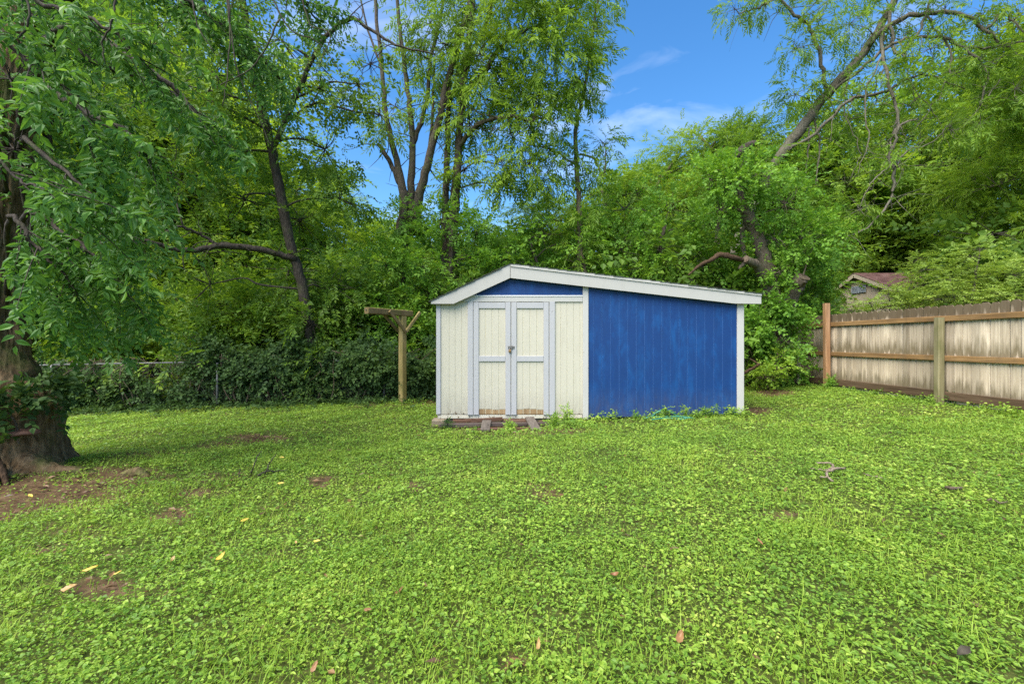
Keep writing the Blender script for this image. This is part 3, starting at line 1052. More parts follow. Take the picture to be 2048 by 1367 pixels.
# ------------------------------------------------------------------ foliage engine
LEAF4 = lambda w: np.array([(0, 0, 0), (.42, -w / 2, .06), (1, 0, -.06), (.42, w / 2, .06)])
LEAF6 = lambda w: np.array([(0, 0, 0), (.28, -w * .50, .07), (.66, -w * .34, .05), (1, 0, -.15), (.66, w * .34, .05), (.28, w * .50, .07)])
F4 = np.array([(0, 1, 2, 3)])
F6 = np.array([(0, 1, 2, 3), (0, 3, 4, 5)])


def frames(fwd, up):
    f = fwd / (np.linalg.norm(fwd, axis=-1, keepdims=True) + 1e-9)
    s = np.cross(up, f)
    s /= np.linalg.norm(s, axis=-1, keepdims=True) + 1e-9
    u = np.cross(f, s)
    return np.stack([f, s, u], -1)          # columns


def make_sprays(n_var, n_leaf, leaf_len, leaf_w, six=False, droop=0.25, angle=52, jitter=0.25, r=None, hang=0.0, rnd_len=.25):
    """a few sprigs, 1 m long along +x: leaves set alternately on a bending stem. returns verts (n_var, k, 3), faces (m, 4)"""
    r = r or np.random.default_rng(3)
    base = LEAF6(leaf_w) if six else LEAF4(leaf_w)
    fc = F6 if six else F4
    out = []
    for v in range(n_var):
        chunk = []
        bend = r.uniform(-.25, .25)
        for k in range(n_leaf):
            t = (k + .6) / n_leaf
            last = k == n_leaf - 1
            pos = np.array((t, bend * t * t, -droop * t * t))
            side = (1 if k % 2 else -1)
            a = 0.0 if last else math.radians(angle) * side * r.uniform(.7, 1.3)
            dr = np.array((math.cos(a + bend), math.sin(a + bend), -droop * t - hang + r.normal() * jitter))
            up = np.array((r.normal() * jitter, r.normal() * jitter, 1.0))
            Rm = frames(dr, up)
            L_ = leaf_len * r.uniform(1 - rnd_len, 1 + rnd_len) * (1.0 - .25 * abs(t - .5))
            chunk.append((base * L_) @ Rm.T + pos)
        out.append(np.concatenate(chunk))
    nb = len(base)
    faces = np.concatenate([fc + k * nb for k in range(n_leaf)])
    return np.array(out), faces


SPR = {}
SPR['near'] = make_sprays(16, 9, .31, .46, True, .30, 55, .50, hang=.25, rnd_len=.42)
SPR['mid'] = make_sprays(10, 11, .30, .50, False, .25, 52, .35)
SPR['feather'] = make_sprays(10, 13, .36, .26, False, .35, 48, .25, hang=.35)
SPR['vine'] = make_sprays(10, 10, .27, .72, False, .25, 60, .45)
SPR['maple'] = make_sprays(10, 13, .24, .42, False, .12, 60, .15)
SPR['ivy'] = make_sprays(10, 10, .26, .80, False, .3, 60, .45)
SPR['ivy6'] = make_sprays(10, 9, .30, .78, True, .3, 60, .4)


def put_sprays(m, kind, org, fwd, up, size):
    protos, faces = SPR[kind]
    n = len(org)
    if n == 0:
        return
    which = rng.integers(0, len(protos), n)
    R = frames(fwd, up)
    V = np.einsum('nij,nkj->nki', R, protos[which]) * size[:, None, None] + org[:, None]
    k = protos.shape[1]
    Fc = (faces[None] + (np.arange(n) * k)[:, None, None]).reshape(-1, faces.shape[1])
    m.add(V.reshape(-1, 3), Fc)


def unit(n):
    v = rng.normal(size=(n, 3))
    return v / np.linalg.norm(v, axis=1)[:, None]


def lobe_points(c, rad, n, clumps=14, spread=.30, shell=.55):
    """sprig positions in an uneven lobe: sub-clumps sit near its skin; outward directions come along"""
    c = np.array(c, float)
    rad = np.array(rad if np.ndim(rad) else (rad,) * 3, float)
    cd = unit(clumps)
    cr = rng.uniform(shell, 1.0, clumps)
    cc = cd * cr[:, None]
    wgt = rng.uniform(.3, 1.6, clumps)
    wgt /= wgt.sum()
    k = rng.choice(clumps, n, p=wgt)
    off = rng.normal(size=(n, 3)) * spread * rng.uniform(.6, 1.25, clumps)[k][:, None]
    off[:, 2] *= .7
    q = cc[k] + off
    return c + q * rad, q / (np.linalg.norm(q, axis=1)[:, None] + 1e-6), c + cc * rad


def add_lobe(mleaf, mwood, kind, c, rad, n, size, bias=(0, 0, -.15), twig=.012, clumps=14, spread=.30, flat=0.0, outw=1.0):
    pos, out, centres = lobe_points(c, rad, n, clumps, spread)
    fwd = out * outw + rng.normal(size=(n, 3)) * .55 + np.array(bias)
    if flat:
        fwd[:, 2] *= (1 - flat)
    up = np.array((0, 0, 1.0)) + rng.normal(size=(n, 3)) * (.38 * (1 - flat * .6))
    sz_ = size * rng.uniform(.65, 1.25, n)
    put_sprays(mleaf, kind, pos, fwd, up, sz_)
    if mwood is not None and twig:
        for q in centres:
            c_ = np.array(c, float)
            mid = (c_ + q) / 2 + rng.normal(size=3) * .12 * np.linalg.norm(q - c_)
            V, F = tube(catmull([c_, mid, q + (q - c_) * .25], 3), [twig, twig * .25], 4)
            mwood.add(V, F)


def make_tree(name, label, paths, lobes, leaf, bark, kind, size, base=None, group=None, density=1.0, bias=(0, 0, -.15), twig=.012, limb=.035, sides=9, crown_name="crown", flat=0.0,
              connect=True, cat="tree", spread=.30, clumps=14, wob=.04, extra=None, twiglets=0, wig=.012):
    """a tree as one thing: trunk (all its wood) and crown"""
    b = np.array(base if base is not None else paths[0][0][0], float)
    S = thing(name, label, cat, b, group)
    mw, ml = MB(), MB()
    samples = []
    for pts, rad in paths:
        pth = tube_add(mw, pts, rad, sides, 6, wob, wig=wig)
        samples.append(np.c_[pth, np.interp(np.linspace(0, 1, len(pth)), np.linspace(0, 1, len(rad)), rad)])
    samples = np.concatenate(samples)
    for lb in lobes:
        c, rad, n = lb[0], lb[1], lb[2]
        o = lb[3] if len(lb) > 3 else {}
        c = np.array(c, float)
        if connect and not o.get('loose'):
            dd = samples[:, :3] - c
            cost = np.linalg.norm(dd, axis=1) + np.where(dd[:, 2] > 0, 2 * dd[:, 2], 0)
            s = samples[np.argmin(cost)]
            a, r0 = s[:3], min(s[3] * .6, limb)
            ln = np.linalg.norm(c - a)
            if ln > .15:
                m1 = a + (c - a) * .35 + np.array((0, 0, .10 * ln)) + rng.normal(size=3) * .06 * ln
                m2 = a + (c - a) * .7 + np.array((0, 0, .08 * ln)) + rng.normal(size=3) * .06 * ln
                tube_add(mw, [a, m1, m2, c], [r0, r0 * .4], 6, 4)
        add_lobe(ml, mw, o.get('kind', kind), c, rad, int(n * density), o.get('size', size), o.get('bias', bias), twig, o.get('clumps', clumps), o.get('spread', spread), flat)
    for k in range(twiglets):
        q = samples[rng.integers(len(samples) // 4, len(samples))]
        dr = unit(1)[0] + np.array((0, -.2, -.15))
        dr /= np.linalg.norm(dr)
        ln = rng.uniform(.35, 1.3)
        pts = [q[:3]]
        for a in range(4):
            dr = dr + rng.normal(size=3) * .32 + np.array((0, 0, -.06))
            dr /= np.linalg.norm(dr)
            pts.append(pts[-1] + dr * ln / 4)
        r0 = min(q[3] * .35, .016)
        tube_add(mw, pts, [r0, r0 * .25], 4, 2)
    mw.build("trunk", bark, S, True)
    ml.build(crown_name, leaf, S)
    return S


# ------------------------------------------------------------------ big old tree at the left edge
def build_left_tree():
    base = P(15, 950, 4.95)
    base[2] = G(base[0], base[1])
    S = thing("old_tree", "thick old tree with flared mossy trunk and big drooping leaves at the left edge", "tree", base)
    # trunk: a dense skin with furrows, a burl and root flare
    zs = np.concatenate([np.linspace(-.15, 1.9, 110), np.linspace(1.93, 7.5, 90)])
    na = 110
    th = np.linspace(0, 2 * np.pi, na, endpoint=False)
    cxs = np.interp(zs, [-.15, 0, .5, 1.2, 2.2, 4.8, 7.5], [base[0] + .0, base[0], base[0] - .04, base[0] - .20, base[0] - .22, base[0] + .06, base[0] + .5])
    cys = np.interp(zs, [0, 2, 7.5], [base[1], base[1] + .05, base[1] + .2])
    rs = np.interp(zs, [-.15, 0, .15, .35, .55, .85, 1.2, 1.6, 2.4, 4, 7.5], [.66, .52, .455, .43, .425, .36, .28, .24, .21, .17, .10])
    V = np.zeros((len(zs), na, 3))
    for i, z in enumerate(zs):
        fl = max(0.0, 1 - max(z, 0) / .55)
        for j, t in enumerate(th):
            x, y = math.cos(t), math.sin(t)
            lob = fl ** 1.5 * (.34 * max(0, math.cos(t + .15)) ** 5 + .30 * max(0, math.cos(t + 1.5)) ** 4 + .25 * max(0, math.cos(t - 2.2)) ** 3 + .12 * math.cos(5 * t + 1))
            burl = .10 * math.exp(-((z - .72) / .22) ** 2) * max(0, math.cos(t + .3)) ** 2
            n1 = mnoise.fractal(Vector((x * 1.6, y * 1.6, z * 1.1)), 1.0, 2.0, 4)
            rg = 1 - abs(mnoise.noise(Vector((x * 6, y * 6, z * 2.0)))) * 2.4
            r2 = mnoise.fractal(Vector((x * 9 * rs[i] / .3, y * 9 * rs[i] / .3, z * 5)), .8, 2.2, 3)
            r = rs[i] * (1 + lob + .13 * n1) + burl + (.034 * rg + .026 * r2) * min(1, rs[i] / .3)
            V[i, j] = (cxs[i] + x * r, cys[i] + y * r, base[2] + z)
    i = np.arange(len(zs) - 1)[:, None] * na
    j = np.arange(na)[None]
    jn = (j + 1) % na
    F = np.stack([i + j, i + jn, i + na + jn, i + na + j], -1).reshape(-1, 4)
    mw = MB().add(V.reshape(-1, 3), F)
    # second stem leaning out of the picture
    tube_add(mw, [base + (-.05, .05, .9), base + (-.32, -.05, 1.5), base + (-.55, -.1, 2.6), base + (-.7, 0, 5.0)], [.30, .24, .2, .1], 14, 8, .05)
    # roots
    tube_add(mw, [base + (.35, -.15, .12), base + (.62, -.2, .05), base + (.95, -.12, .0), base + (1.2, -.08, -.05)], [.16, .09, .055, .03], 8, 6, .06)
    tube_add(mw, [base + (.3, -.45, .1), base + (.55, -.7, .0), base + (.8, -.8, -.03)], [.14, .07, .03], 8, 6, .06)
    tube_add(mw, [P(240, 952, 4.75) + (0, 0, -.02), P(275, 946, 4.75) + (0, 0, .0), P(300, 950, 4.7) + (0, 0, -.05)], [.05, .06, .03], 8, 5, .06)
    mw.build("trunk", M['bark_old'], S, True)
    # a root-like vine stem creeping down the trunk
    mv = MB()
    tube_add(mv, [base + (.36, -.42, .66), base + (.38, -.46, .45), base + (.44, -.50, .28), base + (.54, -.52, .10), base + (.62, -.56, -.02)], [.022, .028, .03, .022], 7, 6, .05)
    mv.build("vine_stem", M['dead_wood'], S, True)
    # boughs: long limbs reaching right and drooping, then sprays of big leaves along them
    ml, mb = MB(), MB()
    T0 = np.array((base[0], base[1] + .1, base[2]))
    boughs = [
        ([T0 + (.02, 0, 3.3), P(60, 180, 4.5), P(180, 230, 4.2), P(260, 270, 4.1), P(305, 330, 4.2)], .045, 13),
        ([T0 + (.05, 0, 3.9), P(120, 60, 4.4), P(280, 130, 4.3), P(370, 200, 4.4), P(420, 280, 4.5)], .05, 14),
        ([T0 + (.05, .1, 2.5), P(40, 290, 4.5), P(110, 330, 4.2), P(180, 390, 4.1), P(215, 440, 4.1)], .03, 10),
        ([T0 + (0, 0, 2.0), P(50, 430, 4.4), P(130, 470, 4.3), P(210, 530, 4.3), P(250, 585, 4.4)], .03, 19),
        ([T0 + (0, 0, 1.7), P(70, 500, 4.6), P(150, 560, 4.6), P(220, 610, 4.7), P(235, 640, 4.8)], .03, 9),
        ([T0 + (0, -.1, 1.9), P(20, 440, 4.0), P(70, 490, 3.9), P(130, 550, 3.95), P(155, 590, 4.0)], .025, 16),
        ([T0 + (0, -.1, 2.4), P(-20, 330, 3.5), P(40, 360, 3.3), P(90, 385, 3.2), P(118, 395, 3.2)], .016, 9),
        ([T0 + (0, -.1, 3.0), P(-40, 80, 3.4), P(50, 120, 3.3), P(140, 190, 3.3), P(190, 250, 3.35)], .02, 14),
        ([T0 + (0, .1, 4.6), P(200, -60, 5), P(360, 0, 5.4), P(480, 70, 5.8), P(560, 160, 6.2)], .06, 20),
        ([T0 + (.1, .2, 5.2), P(260, -150, 5.6), P(430, -90, 6.2), P(580, -20, 6.6), P(640, 50, 7.0)], .06, 18),
        ([T0 + (.1, .2, 3.5), P(120, 200, 5.3), P(230, 260, 5.6), P(320, 320, 5.8)], .045, 10),
        ([T0 + (.1, .3, 2.8), P(100, 330, 5.6), P(200, 390, 5.8), P(270, 460, 6.0)], .04, 14),
        ([T0 + (0, -.1, 3.4), P(-30, -20, 3.8), P(90, 10, 3.7), P(220, 60, 3.7), P(300, 140, 3.8)], .03, 18),
        ([T0 + (.05, .1, 4.2), P(60, 40, 5), P(180, 120, 5.2), P(330, 180, 5.4), P(420, 250, 5.6)], .05, 20),
        ([T0 + (.05, .1, 5.0), P(150, -80, 5), P(330, -20, 5.2), P(440, 50, 5.4), P(520, 150, 5.6)], .05, 20),
    ]
    for pts, r0, nsub in boughs:
        path = tube_add(mb, pts, [r0, r0 * .6, r0 * .2], 7, 8, wig=.008)
        n = len(path)
        for k in range(nsub):
            t = rng.uniform(.22, 1.0)
            q = path[int(t * (n - 1))]
            tan = path[min(n - 1, int(t * (n - 1)) + 1)] - path[max(0, int(t * (n - 1)) - 1)]
            tan /= np.linalg.norm(tan) + 1e-9
            side = unit(1)[0]
            dr = tan * .9 + side * .75 + np.array((.2, 0, -.25))
            ln = rng.uniform(.25, .75)
            end = q + dr / np.linalg.norm(dr) * ln + np.array((0, 0, -.10 * ln))
            mid = (q + end) / 2 + np.array((0, 0, .05 * ln))
            tp = catmull([q, mid, end], 4)
            V, F = tube(tp, [.006, .002], 4)
            mb.add(V, F)
            m = int(4 + ln * 7)
            ts = rng.uniform(.15, 1.0, m)
            org = np.stack([np.interp(ts, np.linspace(0, 1, len(tp)), tp[:, a]) for a in range(3)], -1)
            fw = (end - q) / ln + rng.normal(size=(m, 3)) * .4 + np.array((.25, 0, -.30))
            up = np.array((0, -.15, 1.0)) + rng.normal(size=(m, 3)) * .3
            put_sprays(ml, 'near', org, fw, up, rng.uniform(.15, .33, m))
    # the high dark inside of the crown
    for c, r, n in ((P(80, 330, 5.4), .55, 60), (P(40, 480, 5.2), .5, 60), (P(110, 590, 5.4), .5, 60), (P(300, 100, 6.2), .9, 60), (P(460, 40, 6.8), 1.0, 60), (P(80, 80, 5.6), .9, 90),
                    (P(60, 230, 5.4), .6, 60), (P(20, 160, 4.5), .4, 36), (P(30, 300, 4.5), .3, 26), (P(10, 40, 5), .8, 70), (P(250, -60, 6), 1.1, 90), (P(20, 600, 5.3), .45, 50), (P(170, 420, 6.0), .6, 40)):
        add_lobe(ml, mb, 'near', c, r, n, .33, (.2, -.1, -.35), .008, 14, .32)
    # bare hanging twigs
    for pts in ([P(235, -20, 3.6), P(225, 40, 3.6), P(205, 90, 3.6), P(212, 130, 3.6)], [P(450, -30, 4.6), P(462, 60, 4.6), P(475, 140, 4.6), P(505, 210, 4.7), P(545, 300, 4.8)],
                [P(455, -30, 4.6), P(460, 70, 4.6), P(452, 170, 4.6), P(445, 215, 4.6)], [P(540, -10, 5), P(580, 60, 5), P(640, 90, 5.1), P(690, 160, 5.2)], [P(560, 40, 4.5), P(530, 100, 4.5), P(500, 140, 4.5), P(425, 180, 4.4)],
                [P(40, -20, 3.2), P(60, 30, 3.2), P(35, 90, 3.2), P(50, 135, 3.2)], [P(380, -20, 4.8), P(395, 50, 4.8), P(430, 110, 4.8)], [P(600, -20, 5), P(620, 50, 5), P(660, 70, 5), P(640, 130, 5)]):
        tube_add(mb, pts, [.009, .004], 5, 6, wig=.004)
    mb.build("bough", M['bark_dark'], S, True)
    ml.build("crown", M['leaf_near'], S)
    # things growing on the trunk
    mi, mst = MB(), MB()
    n = 120
    th0 = rng.uniform(-2.3, .35, n)
    z0 = rng.normal(.82, .08, n)
    z0[:24] = rng.uniform(.35, 1.0, 24)
    rr = np.interp(z0, [0, .5, .85, 1.2], [.60, .50, .46, .34]) + .06
    org = np.stack([base[0] + np.cos(th0) * rr, base[1] + np.sin(th0) * rr, base[2] + z0], -1)
    outd = np.stack([np.cos(th0), np.sin(th0), np.full(n, .15)], -1)
    put_sprays(mi, 'ivy6', org, outd * .6 + rng.normal(size=(n, 3)) * .6, outd + np.array((0, 0, .8)) + rng.normal(size=(n, 3)) * .3, rng.uniform(.14, .30, n))
    ivy = thing("ivy", "dark glossy ivy clump clinging to the old trunk at the left edge", "ivy", base + (.2, -.4, .1))
    mi.build("leaves", M['leaf_ivy'], ivy)
    tube_add(mst, [base + (.45, -.3, .35), base + (.42, -.32, .6), base + (.3, -.42, .8), base + (.0, -.5, .85), base + (-.2, -.48, .9)], [.012, .006], 6, 6)
    mst.build("stem", M['twig'], ivy, True)
    # bracket fungus
    c = base + np.array((.50, -.29, .46))
    mf = MB()
    na, pr = 28, [(0, .03), (.06, .032), (.11, .022), (.135, .004), (.125, -.012), (.06, -.022), (0, -.028)]
    V = []
    for rr_, zz in pr:
        for t in np.linspace(0, 2 * np.pi, na, endpoint=False):
            k = 1 + .06 * math.sin(3 * t + 1)
            V.append((c[0] + rr_ * k * math.cos(t), c[1] + rr_ * k * .85 * math.sin(t), c[2] + zz + .004 * math.sin(5 * t)))
    Fq = [(a * na + b, a * na + (b + 1) % na, (a + 1) * na + (b + 1) % na, (a + 1) * na + b) for a in range(len(pr) - 1) for b in range(na)]
    mf.add(V, Fq)
    tag(mf.build("bracket_fungus", M['fungus'], None, True), "flat reddish-brown bracket fungus sticking out low on the old trunk", "fungus")
    return base


LT = build_left_tree()

# ------------------------------------------------------------------ slim dark tree rising out of the hedge
make_tree("slim_tree", "slim dark-stemmed tree rising out of the ivy hedge with spreading green crown", [
    ([P(632, 800, 10.9), P(622, 690, 10.9), P(605, 580, 10.9), P(578, 480, 10.8), P(555, 350, 10.7), P(525, 220, 10.6), P(500, 100, 10.5), P(480, -40, 10.3), P(460, -200, 10)], [.13, .12, .115, .11, .10, .09, .07, .04]),
    ([P(592, 520, 10.8), P(520, 500, 10.4), P(440, 492, 10.0), P(380, 502, 9.7), P(310, 488, 9.3), P(250, 470, 9.0)], [.075, .07, .05, .02]),
    ([P(440, 492, 10.0), P(400, 470, 9.8), P(360, 455, 9.5), P(320, 470, 9.3)], [.035, .02]),
    ([P(520, 210, 10.6), P(470, 90, 10.2), P(420, 50, 10), P(400, -30, 9.8)], [.06, .05, .03]),
    ([P(545, 300, 10.7), P(590, 200, 10.4), P(640, 90, 10.2), P(700, 40, 10), P(740, 60, 9.8), P(800, 95, 9.7), P(870, 110, 9.6)], [.06, .05, .035, .012]),
], [(P(560, 80, 10), 1.5, 170), (P(640, 180, 10.6), .95, 110), (P(650, 300, 11), .8, 100), (P(680, 400, 11.2), .62, 80), (P(430, 150, 10), 1.5, 170), (P(450, 300, 10.6), 1.1, 130),
    (P(340, 350, 10), 1.1, 120), (P(300, 200, 9.6), 1.2, 120), (P(600, 440, 11.2), .8, 90), (P(490, 400, 11), .8, 90), (P(420, 570, 11), .7, 60), (P(600, 560, 11.2), .75, 90), (P(670, 580, 11.5), .8, 100),
    (P(250, 480, 9.6), .8, 80), (P(520, -120, 10.2), 1.7, 170), (P(360, 30, 9.5), 1.3, 130), (P(180, 150, 9.5), 1.2, 120), (P(715, 170, 10), .4, 20), (P(760, 230, 10), .3, 14), (P(740, 130, 9.9), .35, 16), (P(625, 650, 10.8), .5, 90), (P(630, 730, 10.7), .45, 90)],
    M['leaf_mid'], M['bark_dark'], 'mid', .36, density=1.3, limb=.03, bias=(.1, -.1, -.3), twiglets=60)

# ------------------------------------------------------------------ the two clumps of tall stems behind the shed
make_tree("tall_tree", "tall tree with three slender grey stems fanning out left of the shed roof", [
    ([P(800, 470, 13), P(808, 400, 13), P(792, 320, 13), P(772, 230, 13), P(764, 140, 13), P(752, 20, 13), P(748, -120, 13)], [.15, .13, .09, .075, .06, .05, .035]),
    ([P(822, 470, 13.1), P(822, 380, 13.1), P(826, 280, 13.1), P(815, 180, 13.1), P(800, 60, 13.1), P(786, -80, 13.1)], [.14, .11, .085, .07, .055, .04]),
    ([P(832, 470, 12.9), P(836, 400, 12.9), P(858, 320, 12.8), P(880, 230, 12.7), P(898, 150, 12.6), P(925, 60, 12.5), P(950, -40, 12.4), P(965, -140, 12.3)], [.15, .13, .105, .09, .08, .06, .035]),
    ([P(800, 370, 13), P(782, 330, 13), P(765, 300, 13), P(755, 290, 13)], [.075, .065, .06, .05]),
    ([P(826, 290, 13.1), P(850, 220, 13.2), P(862, 120, 13.2), P(885, 20, 13.2), P(890, -60, 13.2)], [.07, .06, .045, .03]),
    ([P(840, 390, 13), P(858, 300, 13.1), P(866, 220, 13.2), P(870, 120, 13.3)], [.06, .05, .03]),
    ([P(764, 140, 13), P(735, 60, 13), P(718, -20, 13)], [.035, .02]),
], [(P(930, 20, 12.6), 1.0, 90), (P(860, 50, 13), .8, 60), (P(900, 150, 12.8), .6, 50), (P(880, 210, 12.8), .45, 36), (P(840, 110, 13.2), .5, 30), (P(770, 260, 13), .4, 26), (P(790, 215, 13), .35, 20), (P(820, -60, 13), 1.0, 60), (P(905, 260, 13), .4, 30), (P(960, -60, 12.4), 1.2, 100), (P(890, 90, 12.8), .6, 40)],
    M['leaf_feather'], M['bark_stem'], 'feather', .46, density=1.3, limb=.025, bias=(0, 0, -.35), twiglets=60)

make_tree("tall_tree", "tall tree with two close stems and feathery light green crown above the shed roof", [
    ([P(905, 560, 12.8), P(904, 470, 12.8), P(912, 380, 12.8), P(918, 290, 12.8), P(924, 200, 12.7), P(932, 110, 12.6), P(945, 20, 12.5), P(950, -90, 12.4)], [.16, .15, .12, .10, .085, .06, .04]),
    ([P(888, 560, 12.9), P(890, 470, 12.9), P(894, 330, 12.9), P(898, 200, 13), P(906, 100, 13.2)], [.10, .10, .09, .07, .03]),
    ([P(914, 300, 12.8), P(950, 255, 12.5), P(985, 240, 12.3), P(1030, 236, 12.1), P(1065, 245, 12)], [.07, .06, .05, .025]),
    ([P(926, 190, 12.7), P(965, 150, 12.4), P(990, 110, 12.2), P(1020, 80, 12), P(1080, 50, 11.8)], [.075, .065, .05, .02]),
    ([P(922, 180, 12.7), P(945, 110, 12.9), P(975, 40, 13), P(1000, -60, 13)], [.07, .06, .04]),
], [(P(1040, 60, 12.2), 1.05, 170), (P(1110, 120, 12), .95, 150), (P(1000, 150, 12.6), .8, 120), (P(1140, 20, 12), .95, 120), (P(1060, 200, 12.3), .6, 70), (P(985, 30, 12.8), .9, 110), (P(960, 110, 12.3), .6, 60),
    (P(1040, 250, 12.2), .5, 50), (P(1100, 240, 12), .45, 34), (P(940, 250, 12.8), .5, 44), (P(1150, 170, 12), .5, 40), (P(1100, -60, 12), 1.3, 130), (P(970, 200, 12.5), .45, 36), (P(1000, 320, 12.3), .5, 36), (P(1060, 330, 12.2), .55, 40), (P(1010, 370, 12.6), .5, 40), (P(890, 380, 12.7), .35, 26), (P(930, 340, 12.7), .35, 26)],
    M['leaf_feather'], M['bark_stem'], 'feather', .46, density=1.5, limb=.025, bias=(.1, 0, -.4), twiglets=40)

make_tree("sapling", "thin sapling with wispy sparse leaves rising above the shed ridge", [
    ([P(1165, 600, 12.6), P(1160, 500, 12.6), P(1158, 400, 12.6), P(1152, 300, 12.6), P(1156, 230, 12.6), P(1170, 180, 12.6), P(1182, 100, 12.6), P(1192, 20, 12.6), P(1200, -60, 12.6)], [.085, .075, .065, .05, .04, .03, .02]),
    ([P(1150, 330, 12.6), P(1100, 300, 12.5), P(1060, 290, 12.4)], [.03, .015]),
    ([P(1160, 310, 12.6), P(1190, 320, 12.6), P(1206, 360, 12.6), P(1212, 300, 12.6), P(1200, 280, 12.6)], [.03, .012]),
    ([P(1156, 230, 12.6), P(1145, 200, 12.6), P(1148, 160, 12.6)], [.02, .01]),
    ([P(1178, 210, 12.6), P(1186, 170, 12.6), P(1182, 140, 12.6)], [.015, .008]),
    ([P(1160, 500, 12.6), P(1175, 560, 12.4), P(1185, 610, 12.2)], [.05, .06]),
], [(P(1172, 200, 12.6), .32, 24), (P(1196, 60, 12.6), .5, 50), (P(1180, 130, 12.6), .35, 26), (P(1110, 290, 12.5), .5, 40), (P(1050, 300, 12.4), .5, 44), (P(1140, 330, 12.6), .5, 44), (P(1210, 290, 12.6), .4, 28), (P(1180, 390, 12.6), .7, 80),
    (P(1080, 370, 12.6), .5, 44), (P(1165, 460, 12.5), .55, 70), (P(1210, -20, 12.6), .55, 50), (P(1160, 530, 12.4), .5, 60)],
    M['leaf_wood_a'], M['bark_grey'], 'feather', .42, density=1.1, limb=.015, twig=.006, bias=(0, 0, -.3))


# ------------------------------------------------------------------ broken tree wrapped in vines, right of the shed
def broken_extra(mw, ml):
    pass


BT = make_tree("broken_tree", "broken crooked tree wrapped in bright vines between the shed and the plank fence", [
    ([P(1556, 770, 10.9), P(1553, 690, 10.9), P(1548, 620, 10.9), P(1540, 570, 10.9), P(1522, 500, 10.9), P(1498, 440, 10.9), P(1474, 390, 10.9), P(1480, 340, 10.9), P(1486, 315, 10.9)], [.26, .22, .20, .17, .16, .15, .12, .10]),
    ([P(1575, 740, 10.95), P(1572, 660, 10.95), P(1580, 610, 10.8), P(1592, 575, 10.6), P(1605, 556, 10.45)], [.17, .15, .15, .15, .16]),
    ([P(1540, 600, 10.9), P(1532, 560, 10.8), P(1512, 532, 10.6), P(1492, 520, 10.4)], [.13, .12, .10, .085]),
    ([P(1490, 450, 10.95), P(1484, 480, 11), P(1490, 520, 11), P(1478, 540, 11)], [.05, .05, .04]),
], [(P(1465, 370, 10.7), (.75, .7, .5), 130), (P(1520, 350, 10.7), (.7, .7, .5), 100), (P(1570, 410, 10.8), .7, 120), (P(1600, 480, 10.8), .75, 130), (P(1550, 480, 10.7), .45, 60), (P(1612, 560, 11.6), .4, 50), (P(1590, 530, 10.9), .5, 70),
    (P(1520, 650, 10.6), .42, 90), (P(1560, 670, 10.6), .48, 120), (P(1535, 730, 10.7), .4, 80), (P(1500, 700, 10.8), .45, 90), (P(1420, 360, 10.9), .5, 60), (P(1572, 630, 10.8), .38, 90), (P(1600, 590, 11.4), .4, 50), (P(1630, 480, 11), .55, 60), (P(1560, 600, 10.6), .4, 60), (P(1440, 420, 10.6), .3, 36), (P(1560, 545, 10.5), .25, 24), (P(1580, 730, 10.9), .3, 60)],
    M['leaf_vine'], M['bark_grey'], 'vine', .30, density=1.7, limb=.02, crown_name="vine_leaves", bias=(0, -.25, -.15), wob=.07)


def cut_disc(c, n, r, parent, mat):
    m = MB()
    n = np.array(n, float)
    n /= np.linalg.norm(n)
    u = np.cross(n, (0, 0, 1))
    u /= np.linalg.norm(u)
    v = np.cross(n, u)
    th = np.linspace(0, 2 * np.pi, 18, endpoint=False)
    ring = np.array([c + (u * math.cos(t) + v * math.sin(t)) * r * (1 + .07 * math.sin(3 * t)) for t in th])
    V = np.concatenate([ring, ring + n * .012, [np.array(c) + n * .016]])
    m.add(V, [(k, (k + 1) % 18, 18 + (k + 1) % 18, 18 + k) for k in range(18)])
    m.f.append(np.array([(18 + k, 18 + (k + 1) % 18, 36) for k in range(18)], np.int32))
    return m.build("sawn_end", mat, parent)


cut_disc(P(1606, 555, 10.43), P(1606, 555, 10.43) - P(1592, 575, 10.6), .15, BT, M['cut_wood'])
cut_disc(P(1491.5, 519.6, 10.38), P(1492, 520, 10.4) - P(1512, 532, 10.6), .083, BT, M['cut_wood'])
mz = MB()
tube_add(mz, [P(1484, 318, 10.9), P(1470, 318, 10.85), P(1478, 308, 10.8), P(1495, 295, 10.7), P(1513, 287, 10.6)], [.07, .11, .105, .10, .075], 10, 6, .08)
mz.build("broken_limb", M['bark_dark'], BT, True)
mz = MB()
tube_add(mz, [P(1536, 552, 10.9), P(1500, 528, 10.6), P(1470, 517, 10.3), P(1440, 511, 10.3), P(1425, 520, 10.3), P(1400, 532, 10.4), P(1376, 552, 10.5)], [.035, .045, .055, .065, .045, .035, .015], 9, 6, .12)
mz.build("dead_limb", M['dead_wood'], BT, True)

# bright low bush at its foot
make_tree("bush", "bright green low bush at the foot of the broken tree", [([P(1545, 775, 10.2), P(1545, 745, 10.2)], [.012, .006]), ([P(1535, 778, 10.2), P(1530, 750, 10.2)], [.01, .005])],
          [(P(1545, 735, 10.2), (.38, .3, .24), 70, {'loose': 1}), (P(1525, 755, 10.1), (.28, .25, .18), 40, {'loose': 1}), (P(1560, 712, 10.2), .2, 26, {'loose': 1})], M['leaf_feather'], M['twig'], 'vine', .24, cat="bush", crown_name="foliage", connect=False, bias=(0, -.1, .2))

